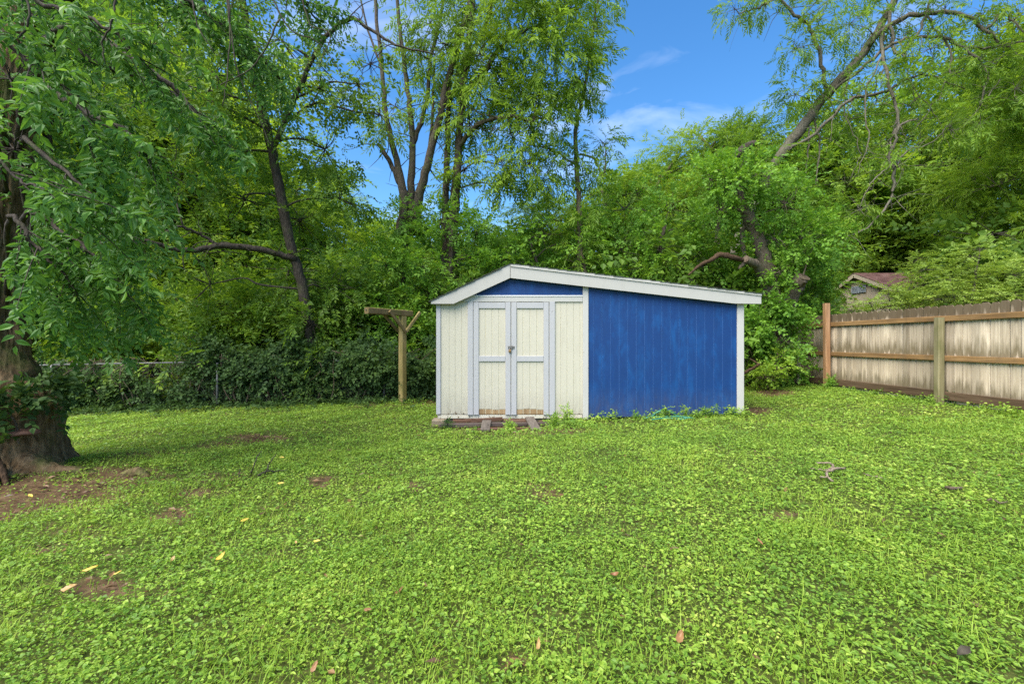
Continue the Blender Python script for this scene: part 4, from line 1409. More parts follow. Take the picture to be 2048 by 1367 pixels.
# ------------------------------------------------------------------ leaning pale tree at the upper right
make_tree("leaning_tree", "pale leaning trunk with arching bare branches crossing the upper right sky", [
    ([P(1400, 720, 15.5), P(1430, 600, 15.4), P(1490, 450, 15.2), P(1550, 330, 15), P(1600, 260, 14.9), P(1650, 195, 14.8), P(1700, 140, 14.6), P(1745, 80, 14.4), P(1785, 10, 14.2), P(1820, -80, 14)], [.19, .18, .17, .165, .155, .14, .12, .10, .06]),
    ([P(1735, 95, 14.4), P(1790, 45, 14), P(1850, 28, 13.7), P(1920, 30, 13.5), P(1970, 60, 13.4), P(2005, 90, 13.3), P(2070, 130, 13.2)], [.08, .07, .055, .04, .02]),
    ([P(1640, 205, 14.8), P(1720, 140, 14.2), P(1800, 85, 13.8), P(1880, 75, 13.5), P(1930, 95, 13.4), P(1990, 96, 13.3), P(2080, 80, 13.2)], [.05, .045, .04, .035, .02]),
    ([P(1762, 60, 14.3), P(1766, 110, 13.8), P(1780, 175, 13.5), P(1796, 240, 13.3), P(1780, 300, 13.2), P(1786, 380, 13.1), P(1752, 440, 13), P(1690, 482, 12.9)], [.05, .045, .04, .036, .036, .03, .016]),
    ([P(1786, 300, 13.2), P(1800, 255, 13.1), P(1835, 238, 13)], [.04, .02]),
    ([P(1650, 190, 14.8), P(1645, 130, 14.6), P(1620, 60, 14.5), P(1590, 30, 14.4), P(1555, 0, 14.3), P(1520, 15, 14.3), P(1480, 30, 14.3)], [.06, .055, .04, .015]),
    ([P(1780, 15, 14.2), P(1790, 110, 13.8), P(1840, 60, 13.6), P(1870, -30, 13.5)], [.05, .04, .03]),
    ([P(1560, 310, 15), P(1640, 260, 14.4), P(1700, 200, 14), P(1760, 190, 13.8), P(1840, 150, 13.6), P(1930, 180, 13.5)], [.05, .045, .04, .015]),
    ([P(1930, 95, 13.4), P(1975, 150, 13.3), P(1960, 210, 13.2), P(2000, 160, 13.2)], [.035, .03, .012]),
    ([P(1850, 30, 13.7), P(1900, 110, 13.5), P(1880, 190, 13.4), P(1830, 260, 13.3)], [.03, .025, .012]),
    ([P(1970, 60, 13.4), P(2010, 30, 13.3), P(2050, 70, 13.2)], [.035, .02]),
    ([P(1620, 240, 14.9), P(1617, 300, 14.8), P(1613, 360, 14.8)], [.03, .02]),
    ([P(1625, 235, 14.9), P(1640, 290, 14.7), P(1632, 370, 14.7)], [.03, .02]),
    ([P(1800, 85, 13.8), P(1830, 180, 13.5), P(1870, 230, 13.4), P(1900, 300, 13.3)], [.018, .012, .006]),
    ([P(1700, 145, 14.4), P(1690, 230, 14.2), P(1720, 300, 14), P(1700, 360, 14)], [.018, .012, .006]),
    ([P(1766, 110, 13.8), P(1730, 200, 13.6), P(1735, 280, 13.5), P(1715, 350, 13.5)], [.025, .02, .01]),
    ([P(1786, 340, 13.1), P(1820, 300, 13.0), P(1860, 290, 13.0), P(1900, 250, 13)], [.025, .018, .008]),
    ([P(1782, 330, 13.1), P(1740, 370, 13.0), P(1720, 420, 13.0)], [.02, .015, .008]),
], [(P(1470, 20, 14.3), .45, 34), (P(1530, 10, 14.3), .4, 30), (P(1590, 100, 14.5), .6, 50), (P(1640, 40, 14.5), .6, 50), (P(1590, 190, 14.8), .6, 46), (P(1700, 50, 14.3), .7, 56), (P(1860, 100, 13.6), .8, 56), (P(1960, 30, 13.4), .8, 50), (P(2030, 40, 13.3), .9, 66), (P(1700, 240, 14.6), .7, 60), (P(1890, 20, 13.6), .8, 50), (P(1760, -60, 14.2), 1.0, 70), (P(1760, 150, 13.6), .55, 40), (P(1830, 200, 13.4), .6, 46), (P(1910, 150, 13.4), .6, 46), (P(1980, 130, 13.3), .6, 46), (P(2030, 180, 13.2), .7, 56), (P(1900, 260, 13.2), .6, 44), (P(1800, 320, 13.2), .5, 36), (P(1960, 250, 13.2), .6, 46), (P(1680, 160, 14.4), .5, 36), (P(1800, 40, 13.8), .6, 40), (P(1720, 420, 13), .5, 40), (P(1560, -80, 14.3), 1.0, 60)],
    M['leaf_wood_a'], M['bark_pale'], 'feather', .42, density=1.3, limb=.02, twig=.008, bias=(0, 0, -.3), twiglets=260, wig=.025)

# ------------------------------------------------------------------ thickets behind the shed and the hedge
make_tree("thicket", "dense vine thicket climbing the tall stems left of the shed roof", [([P(800, 800, 12.4), P(805, 600, 12.5), P(815, 470, 12.6)], [.07, .05]), ([P(905, 800, 12.4), P(900, 600, 12.4), P(905, 460, 12.5)], [.07, .04])],
          [(P(800, 440, 12.7), (.7, .7, .6), 120), (P(880, 450, 12.6), (.7, .7, .6), 120), (P(950, 470, 12.7), (.7, .7, .6), 110), (P(770, 530, 12.4), .8, 140), (P(850, 540, 12.2), .85, 160), (P(940, 560, 12.2), .8, 140), (P(830, 640, 12.0), .8, 130), (P(760, 640, 12.1), .8, 120), (P(700, 620, 12.3), .7, 90), (P(920, 650, 12), .7, 90), (P(1010, 520, 12.6), .6, 90), (P(720, 740, 11.8), .6, 80), (P(840, 730, 11.6), .6, 80)],
          M['leaf_vine'], M['bark_dark'], 'mid', .36, density=1.35, limb=.02, cat="thicket", crown_name="foliage", bias=(0, -.3, -.2))
make_tree("thicket", "leafy shrubs crowding behind the long right slope of the shed roof", [([P(1300, 760, 12.6), P(1310, 560, 12.6), P(1330, 450, 12.6)], [.08, .05]), ([P(1100, 760, 12.8), P(1090, 600, 12.8), P(1060, 480, 12.8)], [.07, .04]), ([P(1410, 590, 11.6), P(1380, 560, 11.6), P(1375, 580, 11.6)], [.03, .04])],
          [(P(1090, 470, 12.8), .75, 110), (P(1160, 500, 12.8), .7, 100), (P(1240, 500, 12.6), .75, 110), (P(1320, 500, 12.4), .75, 110), (P(1400, 540, 12.2), .65, 100), (P(1060, 540, 12.5), .6, 90), (P(1250, 420, 13), .8, 100), (P(1340, 420, 12.9), .8, 100), (P(1180, 570, 12.3), .6, 80), (P(1300, 570, 12.2), .6, 80), (P(1420, 450, 12.3), .6, 80), (P(1460, 580, 11.9), .5, 80)],
          M['leaf_vine'], M['bark_dark'], 'vine', .36, density=1.2, limb=.02, cat="thicket", crown_name="foliage", bias=(0, -.3, -.2))

# ------------------------------------------------------------------ pale maples beyond the plank fence
for k, (lab, px, d, lobes) in enumerate([
    ("pale layered maple shrub in front of the neighbouring house", 1790, 12.6, [(1740, 606, .24, 20), (1700, 622, .2, 14), (1775, 585, .22, 16), (1815, 592, .36, 36), (1850, 570, .5, 50), (1800, 612, .42, 40), (1870, 595, .55, 56), (1765, 618, .32, 30), (1835, 520, .3, 20), (1850, 540, .35, 26), (1725, 628, .22, 18)]),
    ("pale layered maple shrub above the fence by the green post", 1930, 12.0, [(1900, 560, .6, 66), (1950, 540, .55, 60), (1930, 590, .65, 66), (1960, 500, .35, 30), (1990, 560, .6, 60), (1880, 600, .5, 50), (1945, 515, .35, 26)]),
    ("pale layered maple shrub above the fence at the right edge", 2040, 11.6, [(2030, 550, .6, 60), (2060, 580, .7, 70), (2000, 590, .5, 50), (2090, 540, .7, 60), (2040, 530, .4, 36), (2110, 600, .7, 60)]),
]):
    b = P(px, 740, d)
    paths = []
    for a in range(4):
        t = lobes[a]
        e = P(t[0], t[1], d)
        paths.append(([b + (0, 0, -.5), b + (e - b) * .45 + (0, 0, .15), e], [.03, .022, .01]))
    make_tree("maple_shrub", lab, paths, [(P(x, y, d + rng.uniform(-.3, .5)), (r * 1.15, r, r * .42), n) for x, y, r, n in lobes], M['leaf_maple'], M['bark_dark'], 'maple', .34, density=1.5, limb=.014, twig=.006, flat=.65, bias=(0, 0, .02), spread=.36, cat="shrub", group="maple shrubs beyond the fence")


# ------------------------------------------------------------------ ivy hedge along the chain-link fence
def build_hedge():
    ml, ms = MB(), MB()
    n = 3900
    x = rng.uniform(-11.4, -1.7, n)
    prof = np.interp(x, [-11.4, -9.9, -9.0, -8.3, -7.9, -7.2, -6.0, -4.5, -3.0, -2.4, -1.7], [.85, .85, .78, .72, 1.0, 1.30, 1.30, 1.25, 1.2, 1.1, 1.15])
    prof = prof + .14 * np.sin(x * 3.3) + .12 * np.sin(x * 7.1 + 1) + .10 * np.sin(x * 13.7 + 2) + rng.exponential(.07, n)
    t = rng.uniform(0, 1, n) ** .85
    z = gz(x, np.full(n, 10.5)) + .03 + t * prof
    depth = np.where(rng.uniform(size=n) < .7, rng.normal(0, .10, n), rng.uniform(-.1, .6, n))
    bulge = .22 * np.sin(np.clip(t, 0, 1) * np.pi) * (1 + .6 * np.sin(x * 2.3 + z * 3))
    y = 10.62 - bulge + depth + .18 * (1 - t)
    # a thin window left of the second post where the wire shows
    keep = ~((np.abs(x + 8.25) < .75) & (t > .3) & (rng.uniform(size=n) < .8)) & ~((np.abs(x + 6.55) < .12) & (y < 10.5)) & ~((np.abs(x + 10.4) < .15) & (y < 10.5))
    org = np.stack([x, y, z], -1)[keep]
    m = len(org)
    fw = np.stack([rng.normal(0, .8, m), -rng.uniform(.1, .9, m), rng.normal(-.25, .5, m)], -1)
    up = np.stack([rng.normal(0, .3, m), -rng.uniform(.3, 1.0, m), rng.uniform(.4, 1.2, m)], -1)
    put_sprays(ml, 'ivy', org, fw, up, rng.uniform(.18, .36, m))
    # runners creeping out over the edge of the lawn
    n2 = 900
    x2 = rng.uniform(-11.2, -1.5, n2)
    y2 = 10.45 - rng.exponential(.28, n2) + .15 * np.sin(x2 * 2.7)
    z2 = gz(x2, y2) + rng.uniform(.02, .13, n2)
    put_sprays(ml, 'ivy', np.stack([x2, y2, z2], -1), np.stack([rng.normal(0, 1, n2), rng.normal(-.3, .8, n2), rng.normal(.1, .3, n2)], -1), np.array((0, 0, 1.0)) + rng.normal(size=(n2, 3)) * .35, rng.uniform(.12, .26, n2))
    S = thing("ivy_hedge", "dark ivy hedge smothering the chain-link fence at the back of the yard", "hedge", (-6.5, 10.6, G(-6.5, 10.6)))
    for k in range(110):
        x0 = random.uniform(-11, -2)
        p = np.array((x0, 10.55 + random.uniform(-.1, .3), G(x0, 10.6)))
        tube_add(ms, [p, p + (random.uniform(-.2, .2), random.uniform(-.15, .1), .4), p + (random.uniform(-.4, .4), random.uniform(-.2, .1), .85), p + (random.uniform(-.7, .7), random.uniform(-.2, .2), 1.2)], [.014, .006], 5, 4)
    ms.build("stem", M['twig'], S, True)
    ml.build("leaves", M['leaf_ivy'], S)


build_hedge()

# ------------------------------------------------------------------ the woods behind: a few trees built once, copied with their parts
WOODS = {}


def wood_variant(key, leaf, bark, kind, lobes_n, seed, tall=1.0, size=.52):
    r = random.Random(seed)
    H = 10.0
    paths = [([np.array((0, 0, -.3)), np.array((r.uniform(-.2, .2), r.uniform(-.2, .2), 2.5)), np.array((r.uniform(-.4, .4), r.uniform(-.3, .3), 5.0)), np.array((r.uniform(-.5, .5), r.uniform(-.4, .4), 7.5)), np.array((r.uniform(-.6, .6), r.uniform(-.5, .5), 9.4))], [.24, .2, .16, .1, .04])]
    for a in range(4):
        t = r.uniform(0, 6.28)
        z = r.uniform(2.2, 5.5)
        paths.append(([np.array((0, 0, z)), np.array((math.cos(t) * .8, math.sin(t) * .8, z + .7)), np.array((math.cos(t) * 1.9, math.sin(t) * 1.9, z + 1.6))], [.09, .06, .03]))
    lobes = []
    for k in range(lobes_n):
        z = 1.4 + 8.2 * (k + r.random()) / lobes_n
        rad = 2.5 * math.sin(math.pi * min(1, (z + 1.0) / 11.5)) ** .7
        t = r.uniform(0, 6.28)
        q = rad * math.sqrt(r.uniform(.15, 1))
        rr = r.uniform(.8, 1.35)
        lobes.append(((math.cos(t) * q, math.sin(t) * q, z), (rr, rr, rr * .75), int((170 if kind == 'feather' else 130) * rr)))
    S = make_tree("woodland_tree", "x", paths, lobes, leaf, bark, kind, size, base=(0, 0, 0), limb=.05, density=1.15)
    WOODS[key] = S


wood_variant('a', M['leaf_wood_a'], M['bark_dark'], 'mid', 19, 1)
wood_variant('b', M['leaf_wood_b'], M['bark_dark'], 'mid', 19, 2)
wood_variant('c', M['leaf_wood_a'], M['bark_grey'], 'feather', 18, 3, size=.42)
wood_variant('d', M['leaf_wood_b'], M['bark_grey'], 'feather', 18, 4, size=.42)
used = set()


def plant(key, px, d, top_py, rz, label, group, wide=1.0):
    """a copy of a woodland tree standing d metres away under photo column px, its top at photo row top_py"""
    src = WOODS[key]
    x = (px - CX) / F_PX * d
    h = CAM_Z + (CY - top_py) / F_PX * d - G(x, d)
    s = h / 10.6
    if key in used:
        o = src.copy()
        COL.objects.link(o)
        for ch in src.children:
            c = ch.copy()
            COL.objects.link(c)
            c.parent = o
    else:
        o = src
        used.add(key)
    o.location = (x, d, G(x, d))
    o.rotation_euler = (0, 0, rz)
    o.scale = (s * wide, s * wide, s)
    tag(o, label, "tree", group)


LAB = {'hedge': ("leafy tree crowding the woods behind the ivy hedge", "trees behind the ivy hedge"),
       'shed': ("leafy tree in the woods beyond the shed roof", "trees beyond the shed"),
       'fence': ("leafy tree in the woods beyond the plank fence", "trees beyond the plank fence")}
for key, px, d, top, zone, wide in [
    # behind the hedge, left
    ('b', 150, 16, 60, 'hedge', 1.1), ('b', 330, 15, 120, 'hedge', 1.1), ('a', 30, 13.5, -60, 'hedge', 1.1), ('b', 480, 17, 180, 'hedge', 1.1), ('d', 600, 18, 330, 'hedge', 1.3),
    ('a', 250, 22, -40, 'hedge', 1.2), ('b', 420, 24, 60, 'hedge', 1.3), ('d', -60, 19, -100, 'hedge', 1.3), ('a', 560, 26, 250, 'hedge', 1.4), ('b', 690, 24, 420, 'hedge', 1.6), ('b', 90, 28, -60, 'hedge', 1.4),
    # beyond the shed
    ('a', 780, 20, 440, 'shed', 1.7), ('c', 900, 19, 430, 'shed', 1.6), ('c', 1020, 18, 420, 'shed', 1.6), ('d', 1110, 17, 400, 'shed', 1.4), ('a', 1220, 18, 330, 'shed', 1.3), ('d', 1330, 19, 255, 'shed', 1.15), ('c', 1440, 17, 205, 'shed', 1.1),
    ('c', 1260, 24, 330, 'shed', 1.5), ('d', 1400, 26, 290, 'shed', 1.4), ('b', 960, 28, 470, 'shed', 2.0), ('b', 840, 30, 480, 'shed', 2.0), ('a', 1130, 30, 440, 'shed', 1.9),
    # beyond the fence, right
    ('c', 1510, 18, 230, 'fence', 1.1), ('a', 1625, 27, 180, 'fence', 1.0), ('c', 1735, 28, 290, 'fence', 1.1), ('a', 1845, 27, 130, 'fence', 1.0), ('d', 2080, 16, 100, 'fence', 1.1), ('d', 2180, 14, 20, 'fence', 1.2),
    ('b', 1690, 36, 330, 'fence', 1.4), ('c', 1790, 36, 330, 'fence', 1.4), ('d', 1955, 26, 170, 'fence', 1.0), ('b', 1560, 29, 280, 'fence', 1.5), ('a', 2200, 20, -80, 'fence', 1.4), ('b', 2050, 24, 40, 'fence', 1.1),
]:
    plant(key, px, d, top, random.uniform(0, 6.28), LAB[zone][0], LAB[zone][1], wide)


# understorey bushes: two built once, then copied
def bush_variant(leaf, kind, seed):
    r = random.Random(seed)
    paths = [([np.array((0, 0, -.1)), np.array((r.uniform(-.3, .3), r.uniform(-.3, .3), .9)), np.array((r.uniform(-.8, .8), r.uniform(-.6, .6), 1.9))], [.04, .03, .012]) for _ in range(5)]
    lobes = [((r.uniform(-1.1, 1.1), r.uniform(-.7, .7), .35 + 1.9 * k / 9), (.8, .8, .55), 90) for k in range(10)]
    return make_tree("understorey_bush", "x", paths, lobes, leaf, M['bark_dark'], kind, .42, base=(0, 0, 0), limb=.02, cat="bush", crown_name="foliage")


BUSH = [bush_variant(M['leaf_wood_a'], 'mid', 5), bush_variant(M['leaf_wood_b'], 'mid', 6), bush_variant(M['leaf_mid'], 'vine', 8)]
used_b = set()
for k, px, d, s, zone in [(1, 140, 13, 1.25, 0), (1, 330, 13, 1.3, 0), (2, 230, 12, 1.0, 0), (1, 480, 13.2, 1.3, 0), (0, 560, 12.4, 1.1, 0), (2, 680, 12.6, 1.2, 0), (1, 20, 12.6, 1.2, 0), (2, 400, 11.8, .8, 0), (0, 620, 14.5, 1.6, 0), (1, 400, 16, 1.8, 0), (1, 220, 17, 1.9, 0),
                          (2, 770, 13.6, 1.2, 1), (0, 870, 13.2, 1.2, 1), (2, 1010, 14.2, 1.4, 1), (0, 1130, 14, 1.5, 1), (2, 1250, 14, 1.6, 1), (0, 1370, 14, 1.6, 1), (2, 1470, 13.6, 1.4, 1), (0, 740, 16, 1.7, 1), (0, 960, 17, 1.9, 1), (1, 1190, 17, 2.0, 1),
                          (2, 1500, 12.6, 1.0, 2), (0, 1490, 14.2, 1.3, 2), (2, 1480, 17, 1.6, 2), (0, 2020, 17, 1.5, 2), (2, 2040, 15, 1.9, 2), (0, 1960, 22, 2.6, 2), (2, 2130, 13, 1.4, 2)]:
    src = BUSH[k]
    if k in used_b:
        o = src.copy()
        COL.objects.link(o)
        for ch in src.children:
            c = ch.copy()
            COL.objects.link(c)
            c.parent = o
    else:
        o = src
        used_b.add(k)
    x = (px - CX) / F_PX * d
    o.location = (x, d, G(x, d))
    o.rotation_euler = (0, 0, random.uniform(0, 6.28))
    o.scale = (s, s, s)
    z = ("behind the ivy hedge", "behind the shed", "beyond the plank fence")[zone]
    tag(o, "bushy undergrowth shrub among the trees " + z, "bush", "undergrowth bushes " + z)


# ------------------------------------------------------------------ the lawn: ground cover and grass
def lawn():
    m = MB()

    tab = np.random.default_rng(11).uniform(-1, 1, (256, 256))

    def vnoise(x, y):
        xi, yi = np.floor(x).astype(int), np.floor(y).astype(int)
        fx_, fy_ = smooth(x - xi), smooth(y - yi)
        t = lambda a, b: tab[(xi + a) % 256, (yi + b) % 256]
        return (t(0, 0) * (1 - fx_) + t(1, 0) * fx_) * (1 - fy_) + (t(0, 1) * (1 - fx_) + t(1, 1) * fx_) * fy_

    def field(x, y):
        return .7 * vnoise(x * 1.3 + 40, y * 1.3 + 7) + .6 * vnoise(x * 3.7 + 9, y * 3.7 + 90) + .6 * vnoise(x * 9.1 + 3, y * 9.1 + 31)

    def pts(n, y0, y1):
        y = np.sqrt(rng.uniform(y0 ** 2, y1 ** 2, n))
        hw = 1.13 * y + 1.4
        x = rng.uniform(-1, 1, n) * hw
        k = np.abs(x) < 9.2
        x, y = x[k], y[k]
        # not under the shed, not past the plank fence
        k = ~((x > sx(868)) & (x < sx(1492)) & (y > SH_D - .02) & (y < SH_D + 3.1)) & (x < 7.5 - .021 * y)
        return x[k], y[k]

    def leaves(n, y0, y1, six, ln, dens_bare=.93):
        x, y = pts(n, y0, y1)
        b = bare_at(x, y)
        f = field(x, y)
        keep = rng.uniform(size=len(x)) > np.clip(b * 1.15, 0, dens_bare) * .97
        keep &= rng.uniform(size=len(x)) < np.clip(.80 + .38 * f, .22, 1)
        x, y, f = x[keep], y[keep], f[keep]
        n = len(x)
        hgt = np.clip(.032 + .026 * f, .008, .085)
        z = gz(x, y) + rng.uniform(.004, 1, n) ** .7 * hgt
        tilt = rng.normal(size=(n, 3)) * np.array((.52, .52, 0)) + np.array((0, -.10, 1.0))
        yaw = rng.uniform(0, 2 * np.pi, n)
        fw = np.stack([np.cos(yaw), np.sin(yaw), rng.normal(0, .22, n) - .05], -1)
        R = frames(fw, tilt)
        big = np.where(rng.uniform(size=n) < .16, rng.uniform(1.3, 2.1, n), rng.uniform(.55, 1.2, n))
        s = ln * big
        roundness = np.where(rng.uniform(size=n) < .55, rng.uniform(.34, .6, n), rng.uniform(.62, 1.0, n))
        base = LEAF6(1.0) if six else LEAF4(1.0)
        loc = base[None] * np.stack([np.ones(n), roundness, np.ones(n)], -1)[:, None]
        V = np.einsum('nij,nkj->nki', R, loc) * s[:, None, None] + np.stack([x, y, z], -1)[:, None]
        fc = F6 if six else F4
        F = (fc[None] + (np.arange(n) * len(base))[:, None, None]).reshape(-1, 4)
        m.add(V.reshape(-1, 3), F)

    leaves(130000, 1.15, 3.0, True, .0160)
    leaves(260000, 3.0, 6.0, False, .0190)
    leaves(300000, 6.0, 11.0, False, .0255)
    for x0, x1, y0, y1, n, h in ((sx(1178), sx(1490), 7.02, 7.2, 3600, .09), (sx(1085), sx(1180), 6.6, 7.12, 1500, .07), (6.95, 7.22, 3.0, 11.2, 7000, .09), (sx(868), sx(1100), 6.35, 6.6, 1800, .05), (-2.9, -1.9, 9.5, 10.3, 1500, .07)):
        x, y = rng.uniform(x0, x1, n), rng.uniform(y0, y1, n)
        k = rng.uniform(size=n) < np.clip(.5 + field(x * 1.5, y * 1.5), 0, 1)
        x, y = x[k], y[k]
        n = len(x)
        z = gz(x, y) + rng.uniform(.01, 1, n) ** 1.3 * h * np.clip(1 + field(x * 2, y * 2), .2, 2)
        yaw = rng.uniform(0, 2 * np.pi, n)
        R = frames(np.stack([np.cos(yaw), np.sin(yaw), rng.normal(0, .3, n)], -1), rng.normal(size=(n, 3)) * .5 + np.array((0, -.3, 1.0)))
        V = np.einsum('nij,kj->nki', R, LEAF4(.7)) * rng.uniform(.02, .05, n)[:, None, None] + np.stack([x, y, z], -1)[:, None]
        m.add(V.reshape(-1, 3), (F4[None] + (np.arange(n) * 4)[:, None, None]).reshape(-1, 4))
    tag(m.build("ground_cover", M['leaf_ground']), "low bright green ground cover leaves filling the lawn", "ground cover", None, "stuff")

    g = MB()

    def blades(n, y0, y1, h, w):
        x, y = pts(n, y0, y1)
        b = bare_at(x, y)
        f = field(x * .7 + 3, y * .7 - 2)
        keep = (rng.uniform(size=len(x)) > np.clip(b, 0, .9)) & (rng.uniform(size=len(x)) < np.clip(.28 + .75 * f, .05, 1))
        x, y = x[keep], y[keep]
        n = len(x)
        z = gz(x, y) - .008
        yaw = rng.uniform(0, 2 * np.pi, n)
        H = h * rng.uniform(.35, 1.2, n) * .8
        lean = rng.uniform(.3, 1.7, n) * H
        ca, sa = np.cos(yaw), np.sin(yaw)
        W = w * rng.uniform(.7, 1.3, n)
        o = np.stack([x, y, z], -1)
        side = np.stack([-sa, ca, np.zeros(n)], -1) * W[:, None]
        fwd = np.stack([ca, sa, np.zeros(n)], -1)
        up = np.array((0, 0, 1.0))
        p0, p1 = o - side, o + side
        mid = o + fwd * (lean * .35)[:, None] + up * (H * .62)[:, None]
        tip = o + fwd * lean[:, None] + up * (H * .92)[:, None]
        V = np.stack([p0, p1, mid + side * .8, tip, mid - side * .8], 1)
        i = np.arange(n)[:, None] * 5
        g.add(V.reshape(-1, 3), i + np.array([[0, 1, 2, 4]]))
        g.f.append((i + np.array([[4, 2, 3]]) + (g.n - n * 5)).astype(np.int32))

    blades(60000, 1.15, 3.6, .10, .0016)
    blades(70000, 3.6, 6.5, .09, .0022)
    blades(60000, 6.5, 11.0, .07, .0034)
    tag(g.build("lawn_grass", M['leaf_grass']), "fine grass blades growing through the ground cover of the lawn", "grass", None, "stuff")

    # dry litter in the bare places and along the edge of the woods
    lm = MB()
    x, y = pts(70000, 1.3, 13.0)
    b = bare_at(x, y)
    k = ((b > .3) & (rng.uniform(size=len(x)) < .5 * b)) | (rng.uniform(size=len(x)) < .03)
    x, y = x[k], y[k]
    n = len(x)
    yaw = rng.uniform(0, 6.28, n)
    fw = np.stack([np.cos(yaw), np.sin(yaw), rng.normal(0, .2, n)], -1)
    R = frames(fw, rng.normal(size=(n, 3)) * .35 + np.array((0, 0, 1.0)))
    base = LEAF4(.45)
    V = np.einsum('nij,kj->nki', R, base) * (rng.uniform(.025, .07, n))[:, None, None] + np.stack([x, y, gz(x, y) + .012], -1)[:, None]
    lm.add(V.reshape(-1, 3), (F4[None] + (np.arange(n) * 4)[:, None, None]).reshape(-1, 4))
    tag(lm.build("leaf_litter", M['leaf_litter']), "dry brown leaf litter and bark bits in the bare patches", "leaf litter", None, "stuff")


lawn()


# ------------------------------------------------------------------ small things lying about
def fallen_leaf(px, py, size, mat, label, group=None, curl=.25, rz=None, lift=.035, wid=.62):
    c = on_ground(px, py, lift)
    nL, nW = 9, 5
    V = []
    for i in range(nL):
        t = i / (nL - 1)
        hw = wid * .5 * 2.05 * (t + .02) ** .62 * max(0.012, 1 - t) ** .95 * (1 + .10 * math.sin(23 * t + 2) + random.uniform(-.10, .10))
        for j in range(nW):
            s = j / (nW - 1) * 2 - 1
            V.append((t - .5, s * hw, curl * (t - .5) ** 2 * 1.6 + .45 * abs(s) * hw + .05 * math.sin(7 * t + 3 * s) + random.uniform(-.02, .02)))
    n = len(V)
    stem = [(-.5, -.008, .1 * curl), (-.5, .008, .1 * curl), (-.72, .03, .02), (-.72, .015, .02)]
    F = [(i * nW + j, i * nW + j + 1, (i + 1) * nW + j + 1, (i + 1) * nW + j) for i in range(nL - 1) for j in range(nW - 1)]
    V = np.array(V + stem)
    F.append((n, n + 1, n + 2, n + 3))
    V[:, 2] -= V[:, 2].min()
    a = rz if rz is not None else random.uniform(0, 6.28)
    R = np.array(Matrix.Rotation(random.uniform(.3, .6), 3, 'X') @ Matrix.Rotation(random.uniform(-.2, .2), 3, 'Y') @ Matrix.Rotation(a, 3, 'Z'))
    V = (V * size * .72) @ R.T + c
    o = MB().add(V, F).build("fallen_leaf", mat, None, True)
    tag(o, label, "leaf", group)


Y, T_, B = M['dead_leaf'], M['dead_leaf_tan'], M['dead_leaf_brown']
fallen_leaf(562, 968, .075, Y, "yellow fallen leaf beside the dead twigs on the lawn", rz=.3)
fallen_leaf(490, 1041, .075, Y, "pale yellow fallen leaf on the lawn below the dead twigs", rz=.6)
fallen_leaf(442, 1115, .085, Y, "bright yellow fallen leaf standing on edge in the left lawn", rz=1.2, curl=.6)
fallen_leaf(345, 1120, .06, T_, "small tan fallen leaf left of the bright yellow one")
fallen_leaf(182, 1138, .10, Y, "long yellow-green fallen leaf at the edge of the bare patch", rz=.5, wid=.4)
fallen_leaf(140, 1177, .10, T_, "large tan fallen leaf lying on the bare patch in the left lawn", rz=.4)
fallen_leaf(236, 1146, .055, Y, "narrow yellow leaf right of the long yellow-green one", rz=.5, wid=.35)
fallen_leaf(634, 1083, .055, Y, "small yellow fallen leaf in the middle of the left lawn")
fallen_leaf(592, 1085, .04, T_, "tiny tan leaf beside the small yellow one")
fallen_leaf(798, 1183, .08, B, "curled brown fallen leaf in the lawn left of centre", curl=.7, wid=.35, rz=.9)
fallen_leaf(1228, 1150, .065, B, "crumpled reddish-brown leaf in the middle of the lawn", curl=.8)
fallen_leaf(1077, 1291, .075, T_, "curled orange-tan fallen leaf near the bottom edge", curl=.9, wid=.4, rz=1.4)
fallen_leaf(1360, 1275, .08, B, "large crinkled pinkish-brown fallen leaf near the bottom edge", curl=.5, rz=1.0, wid=.75)
fallen_leaf(564, 916, .07, Y, "pale yellow leaf beyond the dead twigs")
fallen_leaf(62, 993, .08, Y, "yellow leaf lying on the bare soil by the old tree", lift=.02)
fallen_leaf(736, 1220, .05, B, "small rusty leaf in the lawn below the curled brown one")
fallen_leaf(1520, 1085, .06, B, "dull brown leaf in the right half of the lawn")
fallen_leaf(630, 1333, .06, B, "dull pinkish leaf at the bottom edge of the lawn", rz=1.3)
fallen_leaf(1925, 1305, .09, M['bark_dark'], "dark decayed leaf at the lower right corner of the lawn", lift=.05)


def twig(label, paths, mat, r=.008):
    m = MB()
    for pts, rr in paths:
        tube_add(m, pts, rr, 6, 5, .08, wig=.003)
    return tag(m.build("fallen_twig", mat, None, True), label, "twig")


def og(px, py, l=.03):
    return on_ground(px, py, l)


a = og(505, 950)
twig("dark forked dead twigs sticking up from the left lawn", [
    ([og(478, 958, .0), og(480, 950, .03) + (0, 0, .06)], [.006, .004]),
    ([og(502, 950, .0), og(506, 946, .03) + (0, 0, .05), og(514, 940, .03) + (0, 0, .13), og(524, 935, .03) + (0, 0, .17)], [.008, .006, .004]),
    ([og(515, 952, .03), og(535, 947, .04) + (0, 0, .02), og(555, 943, .04), og(575, 940, .05)], [.009, .007, .004]),
    ([og(530, 948, .04), og(540, 942, .04) + (0, 0, .08), og(552, 938, .04) + (0, 0, .15)], [.007, .004])], M['bark_dark'])
twig("crooked brown twig lying on the right lawn", [
    ([og(1632, 927, .03), og(1660, 927, .05), og(1666, 935, .05), og(1655, 942, .05), og(1654, 952, .05), og(1666, 963, .03)], [.008, .010, .010, .008]),
    ([og(1656, 942, .05), og(1672, 938, .06), og(1690, 937, .05)], [.012, .012, .009]), ([og(1620, 938, .03), og(1654, 940, .05)], [.005, .006]), ([og(1640, 955, .04), og(1655, 954, .05)], [.006, .007])], M['twig_pale'])
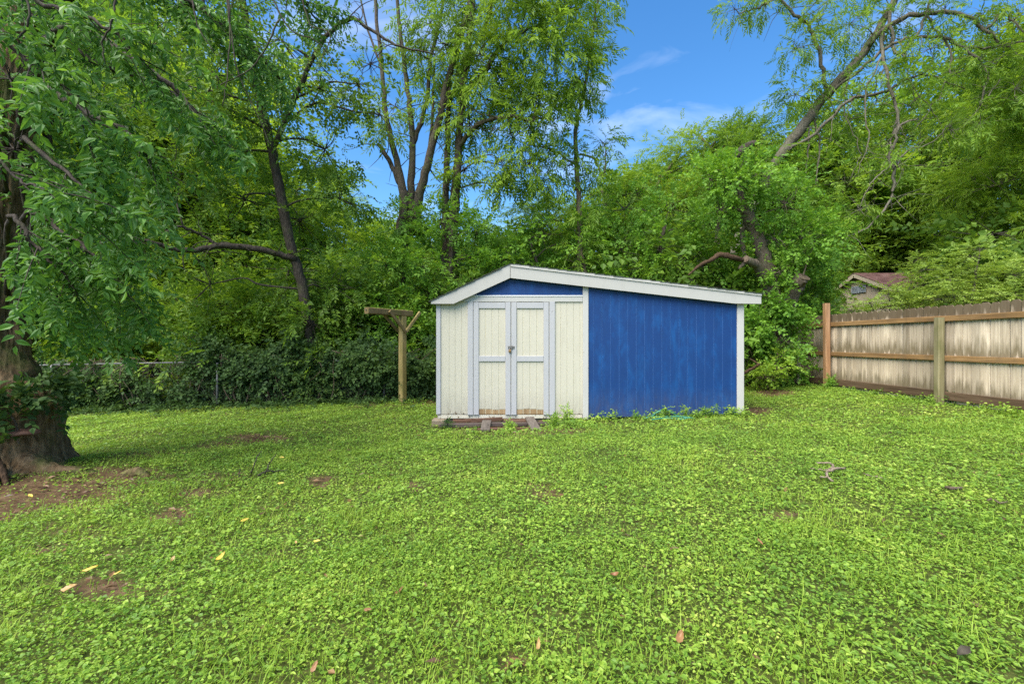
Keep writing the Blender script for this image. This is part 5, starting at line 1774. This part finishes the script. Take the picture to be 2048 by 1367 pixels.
twig("thin pale stick right of the crooked twig", [([og(1728, 948, .04), og(1745, 953, .045), og(1766, 957, .04)], [.006, .004])], M['twig_pale'])
twig("short dark stick in the lawn in front of the fence", [([og(1892, 975, .045), og(1905, 977, .05), og(1924, 976, .045)], [.012, .013, .009])], M['twig'])
twig("small dark twig at the right edge of the lawn", [([og(1975, 1002, .04), og(1985, 1000, .05), og(2000, 1006, .045), og(2014, 1004, .04)], [.007, .005])], M['twig'])
twig("broken reddish branch behind the right corner of the shed", [([P(1486, 748, 9.9), P(1505, 738, 9.8), P(1519, 729, 9.7)], [.035, .032, .028]), ([P(1500, 718, 9.9), P(1512, 726, 9.8), P(1520, 729, 9.7)], [.014, .016])], M['dead_wood'])


def weed(label, px, py, d, h, n, mat, kind='vine', size=.10, up=True):
    x = (px - CX) / F_PX * d
    b = np.array((x, d, G(x, d)))
    S = thing("weed", label, "weed", b)
    ms, ml = MB(), MB()
    for k in range(n):
        e = b + (random.uniform(-.6, .6) * h * .5, random.uniform(-.3, .0) * h, h * random.uniform(.6, 1.0))
        tube_add(ms, [b, (b + e) / 2 + (random.uniform(-.02, .02), 0, .01), e], [.003, .0015], 4, 3)
        t = np.linspace(.25, 1, 6)[:, None]
        org = b * (1 - t) + e * t
        m = len(org)
        put_sprays(ml, kind, org, rng.normal(size=(m, 3)) * .6 + np.array((0, -.3, .3)), np.array((0, -.5, 1.0)) + rng.normal(size=(m, 3)) * .3, np.full(m, size))
    ms.build("stem", M['leaf_grass'], S)
    ml.build("leaves", mat, S)


weed("leafy weed growing up beside the middle post of the shed", 1132, 848, 7.0, .24, 4, M['leaf_ground'], size=.12)
weed("thin weed at the foot of the blue wall left of the hose", 1270, 838, 7.1, .16, 3, M['leaf_vine'], size=.07)
weed("two-leaved weed rising over the hose loop", 1327, 838, 7.15, .20, 2, M['leaf_feather'], size=.09)
weed("yellowish weed at the foot of the blue wall right of the hose", 1370, 838, 7.1, .19, 4, M['leaf_feather'], size=.08)
weed("narrow upright weed standing against the blue wall near the right post", 1428, 836, 7.17, .28, 1, M['leaf_vine'], size=.07)
weed("low weed at the foot of the blue wall near the right post", 1408, 840, 7.1, .12, 5, M['leaf_ground'], size=.09)
weed("dark weed sprouting between the boards by the footing block", 896, 850, 6.95, .12, 3, M['leaf_ivy'], size=.10)
weed("leafy weed spilling over the plank ends left of the middle post", 1108, 858, 6.75, .14, 6, M['leaf_ground'], size=.12)
weed("weed sprouting between the two grey planks", 1020, 862, 6.7, .10, 6, M['leaf_ground'], size=.10)
weed("dark weed at the foot of the green fence post", 1900, 812, 7.55, .16, 6, M['leaf_ivy'], size=.12)
weed("dark weed at the foot of the orange fence post", 1660, 778, 10.1, .22, 7, M['leaf_vine'], size=.14)
